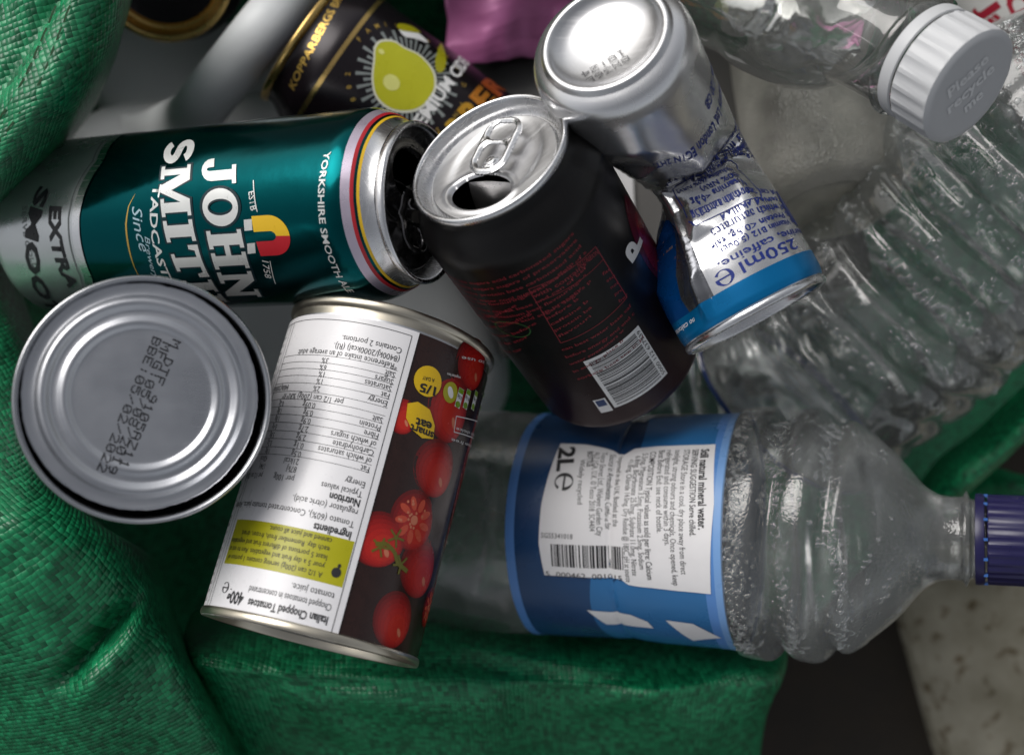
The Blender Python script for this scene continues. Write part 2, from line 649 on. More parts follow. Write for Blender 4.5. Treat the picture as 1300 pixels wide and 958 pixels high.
# ------------------------------------------------------------------ the can end (rim, panel with mouth, pull tab)
def can_end(root, z, rr, mouth_dir, m_rim, m_panel, m_tab, crumple=None, tab=True, tongue=True):
    """ring-pull end whose seam has outer radius rr at height z; mouth lies towards mouth_dir (radians)"""
    k = rr / 27.5
    pr = [(26.7, -3.4), (27.5, -2.4), (27.55, -0.9), (27.0, -0.1), (26.2, -0.1), (25.5, -1.0), (25.0, -3.2), (24.5, -6.0), (24.0, -7.0),
          (23.4, -7.1), (22.9, -6.4), (22.5, -5.2), (21.9, -4.7)]
    pr = smooth_prof(pr, 3)
    V, F = lathe([(r * k, z + h) for r, h in pr], 96)
    if crumple:
        V = [crumple(v) for v in V]
    rim = mesh_obj("rim", V, F, m_rim, root)
    c, s_ = math.cos(mouth_dir), math.sin(mouth_dir)
    RP = 22.1 * k

    def mouth(x, y):
        # teardrop: wide towards the seam, narrower at the rivet
        X, Y = x * c + y * s_, -x * s_ + y * c
        X, Y = X / k, Y / k
        a = math.hypot((X - 10.6) / 7.6, Y / 11.2)
        return (a - 1) * 8.6 * k

    def sdf(x, y):
        return min(RP - math.hypot(x, y), mouth(x, y))

    def h(x, y, d):
        r = math.hypot(x, y)
        X, Y = (x * c + y * s_) / k, (-x * s_ + y * c) / k
        dm = mouth(x, y)
        dd = math.hypot((X + 1.5) / 19.2, Y / 15.8) - 1          # shallow pan round tab and mouth
        q = z - 4.7
        q -= 0.75 / (1 + math.exp(dd * 26))
        q += 0.55 * math.exp(-((dm - 1.3) / 0.85) ** 2) - 0.7 * math.exp(-(max(dm, 0) / 0.45) ** 2)
        q += 0.9 * math.exp(-(r / 2.4) ** 4)
        q += 0.018 * fbm(x * .12, y * .12, 3.1)
        return q
    V, F = sdf_sheet(sdf, -RP - 1, -RP - 1, RP + 1, RP + 1, 0.55, h)
    if crumple:
        V = [crumple(v) for v in V]
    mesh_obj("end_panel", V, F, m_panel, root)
    if tongue:      # torn flap folded down into the can
        V, F = [], []
        for j in range(13):
            for i in range(17):
                a, b = j / 12, i / 16 * 2 - 1
                X = 5.5 + 13 * a * math.cos(1.0)
                Y = 8.5 * b * math.sqrt(max(0, 1 - (a * 0.92) ** 3))
                Z = -6.2 - 14 * a ** 1.1 + 1.2 * math.exp(-((b * b + (a - .55) ** 2 * 3) * 5)) - 0.6 * b * b
                V.append(((X * c - Y * s_) * k, (X * s_ + Y * c) * k, z + Z * k))
        for j in range(12):
            for i in range(16):
                F.append((j * 17 + i, j * 17 + i + 1, j * 17 + i + 18, j * 17 + i + 17))
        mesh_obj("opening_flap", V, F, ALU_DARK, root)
    if tab:
        def ts(x, y):
            X, Y = (x * c + y * s_) / k, (-x * s_ + y * c) / k
            o = -(sd_round(X, Y, -5.5, 0, 11.8, 7.4, 6.8))
            f = sd_round(X, Y, -11.4, 0, 3.6, 4.6, 2.6)
            r1 = sd_round(X, Y, -1.6, 0, 4.6, 4.5, 2.6)
            isl = -(sd_round(X, Y, 0.6, 0, 2.9, 2.7, 1.6))
            return min(o, f, max(r1, isl)) * k

        def th(x, y, d):
            X = (x * c + y * s_) / k
            Y = (-x * s_ + y * c) / k
            q = z - 1.5 + 0.85 * (1 - math.exp(-(d / 0.75) ** 2)) - 0.22 * math.exp(-((d - 2.1) / 0.7) ** 2)
            q += (-X - 2) * 0.06
            if sd_round(X, Y, 0.6, 0, 3.0, 2.8, 1.6) < 0.15:
                q -= 1.5
            return q
        V, F = sdf_sheet(ts, -20 * k, -20 * k, 20 * k, 20 * k, 0.42, th)
        V, F = extrude_sheet(V, F, 0.7)
        if crumple:
            V = [crumple(v) for v in V]
        tb = mesh_obj("pull_tab", V, F, m_tab, root, sharp=55)
        V, F = lathe([(0.01, z - 2.2), (1.3, z - 2.0), (2.0, z - 2.3), (2.2, z - 3.2), (2.2, z - 4.2)], 24)
        if crumple:
            V = [crumple(v) for v in V]
        mesh_obj("rivet", V, F, m_tab, tb)
    return rim


def can_body_prof(H, R, neck):
    """(v, r) of a drinks can from stand ring to neck"""
    return [(0, R * 0.72), (1.2, R * 0.82), (3.2, R * 0.93), (5.5, R * 0.985), (7.5, R), (H - 17, R), (H - 14.5, R * 0.985), (H - 10, R * 0.925),
            (H - 5.5, neck + 0.6), (H - 3.2, neck)]


def base_dome(root, R, m):
    pr = smooth_prof([(0.01, 9.5), (R * .35, 8.2), (R * .58, 4.0), (R * .66, 1.0), (R * .70, -0.2), (R * .745, 0.1)], 4)
    V, F = lathe(pr, 64)
    F = [tuple(reversed(f)) for f in F]
    return mesh_obj("base", V, F, m, root)



# ------------------------------------------------------------------ the setting
GREEN = (0.003, 0.215, 0.080)
WEAVE = woven("green_woven_fabric", GREEN)
GROUND_BROWN = mat("dark_brown_ground", (0.030, 0.024, 0.018), 0.95, var=0.5, vscale=60, bump=0.6, bscale=200)  # plain dark brown with random variation in tone


def stone_mat():
    m, nt, N, L, b = nodes_of("speckled_stone")
    tc = N.new("ShaderNodeTexCoord")
    n = N.new("ShaderNodeTexNoise")
    n.inputs['Scale'].default_value = 40
    n.inputs['Detail'].default_value = 8
    L.new(tc.outputs['Object'], n.inputs['Vector'])
    r = N.new("ShaderNodeValToRGB")
    r.color_ramp.elements[0].position, r.color_ramp.elements[0].color = 0.3, (0.24, 0.22, 0.16, 1)
    r.color_ramp.elements[1].position, r.color_ramp.elements[1].color = 0.75, (0.42, 0.39, 0.31, 1)
    L.new(n.outputs[0], r.inputs[0])
    vo = N.new("ShaderNodeTexNoise")
    vo.inputs['Scale'].default_value = 125
    vo.inputs['Detail'].default_value = 2
    L.new(tc.outputs['Object'], vo.inputs['Vector'])
    r2 = N.new("ShaderNodeValToRGB")
    r2.color_ramp.elements[0].position, r2.color_ramp.elements[0].color = 0.30, (0.42, 0.35, 0.26, 1)
    r2.color_ramp.elements[1].position, r2.color_ramp.elements[1].color = 0.42, (1, 1, 1, 1)
    L.new(vo.outputs[0], r2.inputs[0])
    mx = N.new("ShaderNodeMix")
    mx.data_type = 'RGBA'
    mx.blend_type = 'MULTIPLY'
    mx.inputs[0].default_value = 1
    L.new(r.outputs[0], mx.inputs[6])
    L.new(r2.outputs[0], mx.inputs[7])
    L.new(mx.outputs[2], b.inputs['Base Color'])
    b.inputs['Roughness'].default_value = 0.85
    bp = N.new("ShaderNodeBump")
    bp.inputs['Strength'].default_value = 0.4
    bp.inputs['Distance'].default_value = 0.002
    L.new(n.outputs[0], bp.inputs['Height'])
    L.new(bp.outputs[0], b.inputs['Normal'])
    return m


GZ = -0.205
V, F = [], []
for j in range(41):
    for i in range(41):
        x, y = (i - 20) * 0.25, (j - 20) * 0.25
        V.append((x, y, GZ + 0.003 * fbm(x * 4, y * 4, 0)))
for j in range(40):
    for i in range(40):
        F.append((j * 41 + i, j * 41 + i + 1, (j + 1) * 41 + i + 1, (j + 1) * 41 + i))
g = mesh_obj("ground", V, F, GROUND_BROWN, scale=1)
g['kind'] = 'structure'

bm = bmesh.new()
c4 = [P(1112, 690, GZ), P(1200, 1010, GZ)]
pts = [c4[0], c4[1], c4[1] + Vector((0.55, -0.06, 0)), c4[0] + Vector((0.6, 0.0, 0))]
bot = [bm.verts.new((p.x, p.y, GZ - 0.03)) for p in pts]
top = [bm.verts.new((p.x, p.y, GZ + 0.022)) for p in pts]
bm.faces.new(top)
bm.faces.new(bot[::-1])
for i in range(4):
    bm.faces.new((bot[i], bot[(i + 1) % 4], top[(i + 1) % 4], top[i]))
bmesh.ops.recalc_face_normals(bm, faces=bm.faces)
bmesh.ops.bevel(bm, geom=list(bm.edges), offset=0.004, segments=3, affect='EDGES')
me = bpy.data.meshes.new("paving_slab")
bm.to_mesh(me)
bm.free()
me.materials.append(stone_mat())
me.polygons.foreach_set('use_smooth', [True] * len(me.polygons))
slab = bpy.data.objects.new("paving_slab", me)
COL.objects.link(slab)
slab['kind'] = 'structure'


# ------------------------------------------------------------------ the green bag
def cr(a, b, c, d, t):
    return 0.5 * (2 * b + (c - a) * t + (2 * a - 5 * b + 4 * c - d) * t * t + (3 * b - a - 3 * c + d) * t ** 3)


def drape(name, rows, parent, k=14, wr=0.0025, wscale=45, ridges=(), seed=0.0, mat_=None, rot=0.0):
    """fabric sheet through control points (picture x, y and height)"""
    G = [[P(*p) for p in r] for r in rows]
    nr, nc = len(G), len(G[0])
    R2 = []
    for r in G:
        o = []
        for i in range(nc - 1):
            a, b, c, d = r[max(0, i - 1)], r[i], r[i + 1], r[min(nc - 1, i + 2)]
            for q in range(k):
                o.append(cr(a, b, c, d, q / k))
        o.append(r[-1])
        R2.append(o)
    out = []
    for j in range(nr - 1):
        A, B, C_, D = R2[max(0, j - 1)], R2[j], R2[j + 1], R2[min(nr - 1, j + 2)]
        for q in range(k):
            out.append([cr(A[i], B[i], C_[i], D[i], q / k) for i in range(len(B))])
    out.append(R2[-1])
    n, m_ = len(out), len(out[0])
    # arc length coordinates
    uv = [[None] * m_ for _ in range(n)]
    for j in range(n):
        s_ = 0
        for i in range(m_):
            if i:
                s_ += (out[j][i] - out[j][i - 1]).length
            uv[j][i] = [s_, 0]
    mid = m_ // 2
    for j in range(n):
        off = uv[j][mid][0]
        for i in range(m_):
            uv[j][i][0] -= off
    for i in range(m_):
        s_ = 0
        for j in range(n):
            if j:
                s_ += (out[j][i] - out[j - 1][i]).length
            uv[j][i][1] = s_
    V, U = [], []
    cr_, sr = math.cos(rot), math.sin(rot)
    for j in range(n):
        for i in range(m_):
            p = out[j][i].copy()
            a = fbm(p.x * wscale + seed, p.y * wscale, seed, 3)
            b = fbm(p.x * wscale * .4 + 9 + seed, p.y * wscale * .4, seed, 2)
            p.z += wr * a + wr * 1.5 * b
            for (x0, y0, x1, y1, hgt, wd) in ridges:
                px, py = to_px(p)
                dx, dy = x1 - x0, y1 - y0
                L_ = math.hypot(dx, dy)
                t = ((px - x0) * dx + (py - y0) * dy) / L_ / L_
                dd = ((px - x0) * dy - (py - y0) * dx) / L_
                f = max(0.0, min(1, t * 4)) * max(0.0, min(1, (1 - t) * 4))
                p.z += hgt * f * math.exp(-(dd / wd) ** 2)
            V.append(tuple(p))
            x, y = uv[j][i]
            U.append((x * cr_ - y * sr, x * sr + y * cr_))
    F = [(j * m_ + i, (j + 1) * m_ + i, (j + 1) * m_ + i + 1, j * m_ + i + 1) for j in range(n - 1) for i in range(m_ - 1)]
    o = mesh_obj(name, V, F, mat_ or WEAVE, parent, scale=1, uvs=U)
    so = o.modifiers.new("thickness", 'SOLIDIFY')
    so.thickness = 0.0009
    so.offset = 0
    return o, out


bag = thing("recycling_bag", "big green woven plastic bag with folded rim, holding all the cans and bottles", "bag", Matrix.Translation(P(560, 480, -0.19)))


def keep(o):
    o.parent = bag
    o.matrix_parent_inverse = bag.matrix_world.inverted()
    return o


bpy.context.view_layer.update()
o, outA = drape("side_panel", [
    [(-330, -70, -.19), (-250, -70, -.03), (-110, -70, .00), (20, -70, .02), (100, -70, .03), (160, -70, .022), (178, -66, -.005), (180, -60, -.07)],
    [(-330, 55, -.19), (-250, 55, -.03), (-110, 55, .00), (-5, 42, .02), (75, 36, .032), (128, 36, .022), (150, 42, -.005), (150, 55, -.07)],
    [(-330, 140, -.19), (-250, 140, -.03), (-110, 140, .00), (-20, 125, .025), (55, 118, .033), (97, 118, .022), (118, 123, -.005), (115, 140, -.07)],
    [(-330, 215, -.19), (-250, 215, -.03), (-110, 215, .00), (-40, 198, .02), (12, 188, .028), (45, 188, .016), (64, 193, -.005), (58, 210, -.07)],
    [(-330, 285, -.19), (-250, 285, -.03), (-110, 285, .00), (-62, 268, .01), (-25, 255, .016), (-4, 245, .010), (10, 246, -.01), (2, 265, -.07)],
    [(-330, 350, -.19), (-250, 350, -.03), (-110, 350, -.03), (-85, 335, -.03), (-62, 320, -.03), (-45, 310, -.035), (-35, 310, -.05), (-40, 330, -.09)]],
    None, k=16, wr=.0016, seed=2.0, rot=0.45,
    ridges=[(110, -60, -30, 160, -.0035, 9), (60, -60, -60, 120, .004, 24)])
side = keep(o)
o, outB = drape("front_panel", [
    [(-330, 290, -.19), (-250, 290, -.03), (-110, 290, -.06), (-60, 300, -.05), (-10, 318, -.055), (12, 335, -.075), (22, 350, -.10), (24, 366, -.15)],
    [(-330, 400, -.19), (-250, 400, -.03), (-110, 400, -.01), (-50, 405, -.01), (0, 415, -.015), (32, 430, -.03), (50, 445, -.06), (54, 452, -.14)],
    [(-330, 560, -.19), (-250, 560, -.03), (-110, 560, .02), (-40, 568, .022), (25, 585, .015), (75, 612, .0), (105, 640, -.03), (120, 652, -.12)],
    [(-330, 690, -.19), (-250, 690, -.03), (-110, 690, .032), (-10, 690, .036), (80, 690, .03), (150, 695, .010), (186, 708, -.025), (196, 716, -.12)],
    [(-330, 790, -.19), (-250, 790, -.03), (-110, 790, .025), (0, 790, .032), (95, 790, .024), (175, 790, .010), (216, 795, -.02), (228, 800, -.12)],
    [(-330, 880, -.19), (-250, 880, -.03), (-110, 880, .0), (0, 880, .008), (100, 880, .015), (195, 872, .006), (252, 872, -.015), (270, 876, -.10)],
    [(-330, 1010, -.19), (-250, 1010, -.03), (-110, 1010, -.05), (0, 1010, -.04), (100, 1010, -.03), (220, 1010, -.03), (310, 1010, -.04), (335, 1010, -.10)]],
    None, k=16, wr=.0022, seed=5.0, rot=0.55,
    ridges=[(60, 880, 185, 745, -.010, 13), (95, 900, 215, 760, .006, 18), (-60, 620, 90, 700, .003, 20)])
keep(o)
o, outC = drape("folded_rim", [
    [(262, 770, -.13), (256, 778, -.10), (400, 765, -.09), (560, 772, -.10), (720, 784, -.115), (860, 786, -.12), (980, 800, -.125), (992, 800, -.14)],
    [(258, 803, -.10), (244, 803, -.050), (400, 800, -.047), (560, 794, -.060), (720, 812, -.070), (860, 812, -.082), (984, 829, -.078), (994, 836, -.11)],
    [(264, 836, -.08), (250, 836, -.024), (395, 850, -.026), (560, 838, -.040), (720, 862, -.050), (860, 850, -.064), (978, 860, -.056), (986, 868, -.10)],
    [(282, 868, -.07), (268, 870, -.034), (400, 886, -.030), (560, 894, -.030), (720, 886, -.058), (860, 896, -.058), (964, 898, -.068), (972, 900, -.10)],
    [(320, 1010, -.13), (306, 1010, -.11), (420, 1010, -.10), (560, 1010, -.09), (720, 1010, -.11), (860, 1010, -.115), (950, 1010, -.125), (956, 1010, -.14)]],
    None, k=16, wr=.0036, wscale=32, seed=8.0, rot=0.06,
    ridges=[(290, 858, 560, 880, -.005, 10), (560, 810, 800, 856, .004, 13), (700, 900, 960, 846, .005, 15), (330, 830, 480, 960, .004, 14)])
keep(o)
o, outD = drape("corner_flap", [
    [(1150, 640, -.14), (1190, 585, -.125), (1235, 550, -.115), (1290, 500, -.10), (1380, 420, -.09)],
    [(1165, 655, -.12), (1205, 600, -.095), (1255, 565, -.085), (1305, 520, -.075), (1395, 440, -.07)],
    [(1195, 650, -.115), (1222, 618, -.088), (1268, 578, -.08), (1315, 535, -.07), (1400, 455, -.065)],
    [(1205, 650, -.14), (1228, 626, -.10), (1274, 584, -.09), (1320, 540, -.08), (1405, 460, -.08)]],
    None, k=10, wr=.001, seed=11.0, rot=0.7)
keep(o)
o, outE = drape("bag_handle", [
    [(1200, 622, -.19), (1255, 596, -.15), (1300, 604, -.135), (1400, 625, -.13)],
    [(1200, 640, -.185), (1255, 612, -.14), (1300, 620, -.125), (1400, 642, -.12)],
    [(1200, 660, -.19), (1255, 632, -.15), (1300, 640, -.135), (1400, 660, -.13)]],
    None, k=10, wr=.0006, seed=13.0, rot=0.3)
keep(o)
rows = []
for y, xm in ((-130, 1480), (60, 1480), (260, 1460), (430, 1390), (560, 1245), (660, 1150), (760, 1050), (845, 975), (900, 940)):
    t = abs((y - 400) / 530) ** 3
    rows.append([(-190 + (xm + 190) * i / 8, y + (0 if i < 8 else 4), -.188 + (.15 if y < 0 else .03 if y < 100 else .07 * t) + (.03 if i == 0 else 0)) for i in range(9)])
o, _ = drape("lining", rows, None, k=6, wr=.004, seed=17.0, rot=0.2)
keep(o)

# twin rows of stitching on the side panel
THREAD = mat("dark_green_thread", (0.012, 0.06, 0.018), 0.8)
V, F = [], []
for c0, dc in ((0.385, 0.0036), (0.435, 0.0029)):
    line = []
    for j in range(0, 72):
        x = (2 + 5 * max(0.0, c0 - dc * (j - 9))) / 7 * (len(outA[0]) - 1)
        i0 = int(x)
        line.append(outA[j][i0].lerp(outA[j][i0 + 1], x - i0))
    acc = []
    for a, b in zip(line, line[1:]):
        st = max(1, int((b - a).length / 0.0012))
        for q in range(st):
            acc.append(a.lerp(b, q / st))
    for q in range(0, len(acc) - 3, 4):
        a, b = acc[q], acc[q + 3]
        d = (b - a).normalized()
        n_ = d.cross(Vector((0, 0, 1))).normalized()
        for e in (0.0,):
            n0 = len(V)
            for r_, hh in ((a, .0002), (a.lerp(b, .5), .0005), (b, .0001)):
                for sgn in (-1, 1):
                    p = r_ + n_ * (sgn * .00035 + e) + Vector((0, 0, hh + .0009))
                    V.append(tuple(p))
            F += [(n0, n0 + 1, n0 + 3, n0 + 2), (n0 + 2, n0 + 3, n0 + 5, n0 + 4)]
st = mesh_obj("stitching", V, F, THREAD, None, scale=1)
st['kind'] = 'stuff'
keep(st)

# ------------------------------------------------------------------ teal beer can lying on its side
TEAL = mat("teal_metallic_print", (0.0, 0.075, 0.082), 0.17, 0.95, 0.12, 50, 0.06, 0.02, 400)
SILVER_INK = mat("silver_print", (0.62, 0.64, 0.65), 0.3, 0.85, 0.05, 80, 0.06)
WHITE_INK = mat("white_print", (0.80, 0.80, 0.80), 0.4, 0.0, 0.02)
CREAM_INK = mat("pale_silver_lettering", (0.74, 0.75, 0.73), 0.32, 0.4, 0.03)
NAVY_INK = mat("dark_navy_print", (0.004, 0.02, 0.028), 0.35, 0.3)
GOLD_INK = mat("gold_print", (0.62, 0.40, 0.09), 0.3, 0.7, 0.1)
YELLOW_INK = mat("yellow_print", (0.80, 0.50, 0.02), 0.4)
RED_INK = mat("red_print", (0.48, 0.015, 0.025), 0.4)


def slab(ch):
    """heavy slab-serif capitals on a 0..1 cap height; returns (loops list, advance)"""
    def S(x0, x1, y0, y1):
        return [(x0, y0), (x1, y0), (x1, y1), (x0, y1)]
    if ch == 'I':
        return [[[(0, 0), (.5, 0), (.5, .13), (.39, .13), (.39, .87), (.5, .87), (.5, 1), (0, 1), (0, .87), (.11, .87), (.11, .13), (0, .13)]]], .5
    if ch == 'H':
        return [[[(0, 0), (.44, 0), (.44, .12), (.36, .12), (.36, .43), (.62, .43), (.62, .12), (.54, .12), (.54, 0), (.98, 0), (.98, .12), (.89, .12),
                  (.89, .88), (.98, .88), (.98, 1), (.54, 1), (.54, .88), (.62, .88), (.62, .58), (.36, .58), (.36, .88), (.44, .88), (.44, 1), (0, 1), (0, .88),
                  (.09, .88), (.09, .12), (0, .12)]]], .98
    if ch == 'T':
        return [[[(.2, 0), (.66, 0), (.66, .12), (.56, .12), (.56, .85), (.72, .85), (.76, .66), (.86, .66), (.86, 1), (0, 1), (0, .66), (.1, .66), (.14, .85),
                  (.3, .85), (.3, .12), (.2, .12)]]], .86
    if ch == 'N':
        return [[[(0, 0), (.36, 0), (.36, .12), (.25, .12), (.25, .62), (.70, 0), (.88, 0), (.88, .88), (.98, .88), (.98, 1), (.62, 1), (.62, .88), (.72, .88),
                  (.72, .42), (.30, 1), (0, 1), (0, .88), (.09, .88), (.09, .12), (0, .12)]]], .98
    if ch == 'M':
        return [[[(0, 0), (.34, 0), (.34, .12), (.25, .12), (.25, .68), (.5, 0), (.66, 0), (.92, .68), (.92, .12), (.82, .12), (.82, 0), (1.24, 0), (1.24, .12),
                  (1.15, .12), (1.15, .88), (1.24, .88), (1.24, 1), (.86, 1), (.63, .38), (.40, 1), (0, 1), (0, .88), (.09, .88), (.09, .12), (0, .12)]]], 1.24
    if ch == 'J':
        pts = [(.22, 1), (.70, 1), (.70, .88), (.60, .88), (.60, .28)]
        for k in range(0, 9):
            t = -math.pi * k / 8
            pts.append((.30 + .30 * math.cos(t), .28 + .28 * math.sin(t)))
        pts += [(0, .36), (.24, .36), (.24, .26)]
        for k in range(1, 6):
            t = math.pi + math.pi * k / 6
            pts.append((.29 + .05 * math.cos(t), .24 + .09 * math.sin(t)))
        pts += [(.34, .26), (.34, .88), (.22, .88)]
        return [[pts]], .70
    if ch == 'O':
        o = [(.44 + .44 * math.cos(2 * math.pi * k / 28), .5 + .51 * math.sin(2 * math.pi * k / 28)) for k in range(28)]
        i = [(.44 + .19 * math.cos(-2 * math.pi * k / 24), .5 + .36 * math.sin(-2 * math.pi * k / 24)) for k in range(24)]
        return [[o, i]], .88
    if ch == 'S':
        c, wd = [], .24
        for k in range(15):
            t = RAD(15) + RAD(245) * k / 14
            c.append((.37 + .26 * math.cos(t), .70 + .19 * math.sin(t)))
        for k in range(1, 16):
            t = RAD(88) - RAD(245) * k / 15
            c.append((.37 + .27 * math.cos(t), .29 + .2 * math.sin(t)))
        L_, R_ = [], []
        for k, p in enumerate(c):
            a, b = c[max(0, k - 1)], c[min(len(c) - 1, k + 1)]
            d = Vector((b[0] - a[0], b[1] - a[1])).normalized()
            L_.append((p[0] - d.y * wd / 2, p[1] + d.x * wd / 2))
            R_.append((p[0] + d.y * wd / 2, p[1] - d.x * wd / 2))
        return [[L_ + R_[::-1]]], .74
    return [], .3


def slab_word(pr, txt, u0, v0, h, length, grow=0.0, slope=0.0, bow=4.6):
    adv = [slab(c)[1] for c in txt]
    tot = sum(adv) + .09 * (len(txt) - 1)
    kx = length / tot
    x = u0
    for c in txt:
        shapes, a = slab(c)
        for loops in shapes:
            LL = []
            for l in loops:
                if grow:
                    n = len(l)
                    q = []
                    for i in range(n):
                        p0, p1, p2 = Vector(l[i - 1]), Vector(l[i]), Vector(l[(i + 1) % n])
                        d1 = (p1 - p0).normalized() if (p1 - p0).length > 1e-6 else Vector((1, 0))
                        d2 = (p2 - p1).normalized() if (p2 - p1).length > 1e-6 else d1
                        nn = Vector((d1.y + d2.y, -d1.x - d2.x))
                        if nn.length > 1e-6:
                            nn.normalize()
                        q.append((l[i][0] + nn.x * grow, l[i][1] + nn.y * grow))
                    l = q
                LL.append([(x + a_ * kx, v0 + b_ * h + (x + a_ * kx - u0) * slope + bow * (1 - (2 * (x + a_ * kx - u0) / length - 1) ** 2)) for a_, b_ in l])
            pr.poly(*LL)
        x += (a + .09) * kx


A0, A1 = P(62, 291, -.040), P(447, 264, .020)
ax = (A1 - A0)
M = frame(A0, ax, Vector((0, 0, CAM_H)) - (A0 + A1) / 2)
t = thing("beer_can", "teal tall beer can with big slab lettering and a silver foot, lying on its side", "drinks can", M)
JR = 33.1
JS = Surf(can_body_prof(169.5, JR, 26.8), JR, M, dent=lambda th, v: 0.22 * fbm(th * 1.3, v * .022, 1.0, 2) + .10 * fbm(th * 3, v * .012, 5.0, 2)
          - 1.6 * math.exp(-((v - 159) / 9) ** 2) * max(0, math.cos(th - 1.2)) ** 3)
V, F = tube(JS, 0, 166.3, 128, 110)
fm = []
for j in range(110):
    v = 166.3 * (j + .5) / 110
    fm += [1 if v > 162.2 or v < 4.5 else 0] * 128
body = mesh_obj("body", V, F, None, t, mats=[TEAL, ALU], fmat=fm)
base_dome(t, JR, ALU)


def crump(p):
    x, y, z = p
    r = math.hypot(x, y)
    f = max(0, 1 - r / 26)
    d = -5.0 * f * (0.5 + 1.1 * abs(fbm(x * .03 + 4, y * .03, 2.0, 1)))
    for (cx_, cy_, ang, wd_, hh) in ((2, 1, .5, 1.6, 1.5), (-6, 3, 1.5, 1.4, 1.2), (4, -6, 2.6, 1.6, -1.0)):
        c_ = ((x - cx_) * math.cos(ang) + (y - cy_) * math.sin(ang)) / wd_
        e_ = ((x - cx_) * -math.sin(ang) + (y - cy_) * math.cos(ang)) / 9
        d += hh * math.exp(-c_ * c_ - e_ * e_) * min(1, f * 3)
    return (x, y, z + d)


# direction of the mouth in the can's own axes: towards the upper right of the picture
q = M.inverted().to_3x3() @ Vector((0.3, 1, 0))
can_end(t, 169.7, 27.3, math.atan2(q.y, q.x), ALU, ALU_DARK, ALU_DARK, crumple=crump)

uv = JS.uv
# pale foot of the label with the curved shield edge
pr = Print(JS)
edge = [(160, 170), (128, 205), (106, 240), (97, 275), (100, 315), (112, 350), (132, 392)]
eu = [uv(*p) for p in edge]
eu = [(-64, eu[0][1] + 12)] + [(-50, eu[0][1] + 3)] + eu + [(50, eu[-1][1] + 8), (64, eu[-1][1] + 20)]
low = [(u, 5.2) for u in (64, 50, 40, 30, 20, 10, 0, -10, -20, -30, -40, -50, -64)]
pr.poly(eu + low)
lab = pr.build("label_foot", .30, SILVER_INK, t, 1.5)
pr = Print(JS)
pr.stroke(eu, 3.4)
pr.build("shield_border", .40, ALU, lab, 1.5)
pr = Print(JS)
inn = [(u, v - 3.4) for u, v in eu]
pr.stroke(inn, .5)
pr.line("SERVE COLD", (30, 262), (44, 342), 2.2, bold=0)
pr.build("faint_lettering", .50, mat("grey_print", (.22, .24, .24), .4, .5), lab)
pr = Print(JS)
pr.line("EXTRA", (65, 262), (89, 365), 5.2, bold=.035)
pr.line("SMOOTH", (52, 236), (84, 398), 5.8, bold=.035)
pr.build("lettering", .58, INK_BLACK, lab)
# pale strip of the back panel just showing along the top edge
pr = Print(JS)
pr.poly([(-64, 40), (-47, 62), (-46, 100), (-44.5, 104), (-47.5, 112), (-49.5, 150), (-64, 150)])
bk = pr.build("back_panel", .11, SILVER_INK, body)
pr = Print(JS)
pr.text("John Smith", -48.5, 66, 2.6, rot=math.pi / 2, shear=.4, bold=.01)
pr.build("script_lettering", .18, NAVY_INK, bk)
pr = Print(JS)
pr.text("Yorkshire bitter", -50, 106, 2.2, rot=math.pi / 2, shear=.3)
pr.build("script_lettering", .18, NAVY_INK, bk)
# rings below the neck
for v0, v1, m_, nm in ((156.7, 159.5, mat("pale_violet_print", (.55, .48, .58), .3, .6), "violet_ring"), (159.5, 160.5, RED_INK, "red_ring"),
                       (161.3, 162.1, YELLOW_INK, "yellow_ring")):
    V, F = tube(JS, v0, v1, 96, 3, off=.1)
    mesh_obj(nm, V, F, m_, body)


def word(txt, p0, p1, h, off):
    a, b = uv(*p0), uv(*p1)
    sl = (b[1] - a[1]) / (b[0] - a[0])
    pr = Print(JS)
    slab_word(pr, txt, a[0] - .25, a[1] - .35, h + .7, b[0] - a[0] + .5, .055, sl)
    pr.build("lettering_shadow", off, NAVY_INK, body, 1.6)
    pr = Print(JS)
    slab_word(pr, txt, a[0], a[1], h, b[0] - a[0], 0, sl)
    pr.build("lettering", off + .07, CREAM_INK, body, 1.6)


word("JOHN", (257, 203), (290, 378), 14.4, .12)
word("SMITH", (214, 181), (254, 384), 12.6, .12)
pr = Print(JS)
pr.line("TADCASTER", (196, 234), (222, 372), 3.3, bold=.02)
pr.build("small_lettering", .16, CREAM_INK, body)
pr = Print(JS)
pr.line("ESTB", (316, 244), (319, 268), 2.4, bold=.01)
pr.build("small_lettering", .16, CREAM_INK, body)
pr = Print(JS)
pr.line("1758", (333, 330), (337, 352), 2.4, bold=.01)
pr.build("small_lettering", .16, CREAM_INK, body)
pr = Print(JS)
pr.line("YORKSHIRE SMOOTH ALE", (413, 193), (442, 372), 2.4, bold=.015)
pr.build("small_lettering", .16, CREAM_INK, body)
for a, b in (((322, 229), (327, 269)), ((343, 331), (350, 360))):
    pr = Print(JS)
    pr.stroke([uv(*a), uv(*b)], .35)
    pr.build("emblem_line", .16, CREAM_INK, body)
for q4 in ([(310, 279), (320, 278), (321, 292), (311, 293)], [(314, 309), (324, 308), (325, 321), (315, 322)]):
    pr = Print(JS)
    pr.pxpoly(q4)
    pr.build("magnet_tip", .16, CREAM_INK, body)


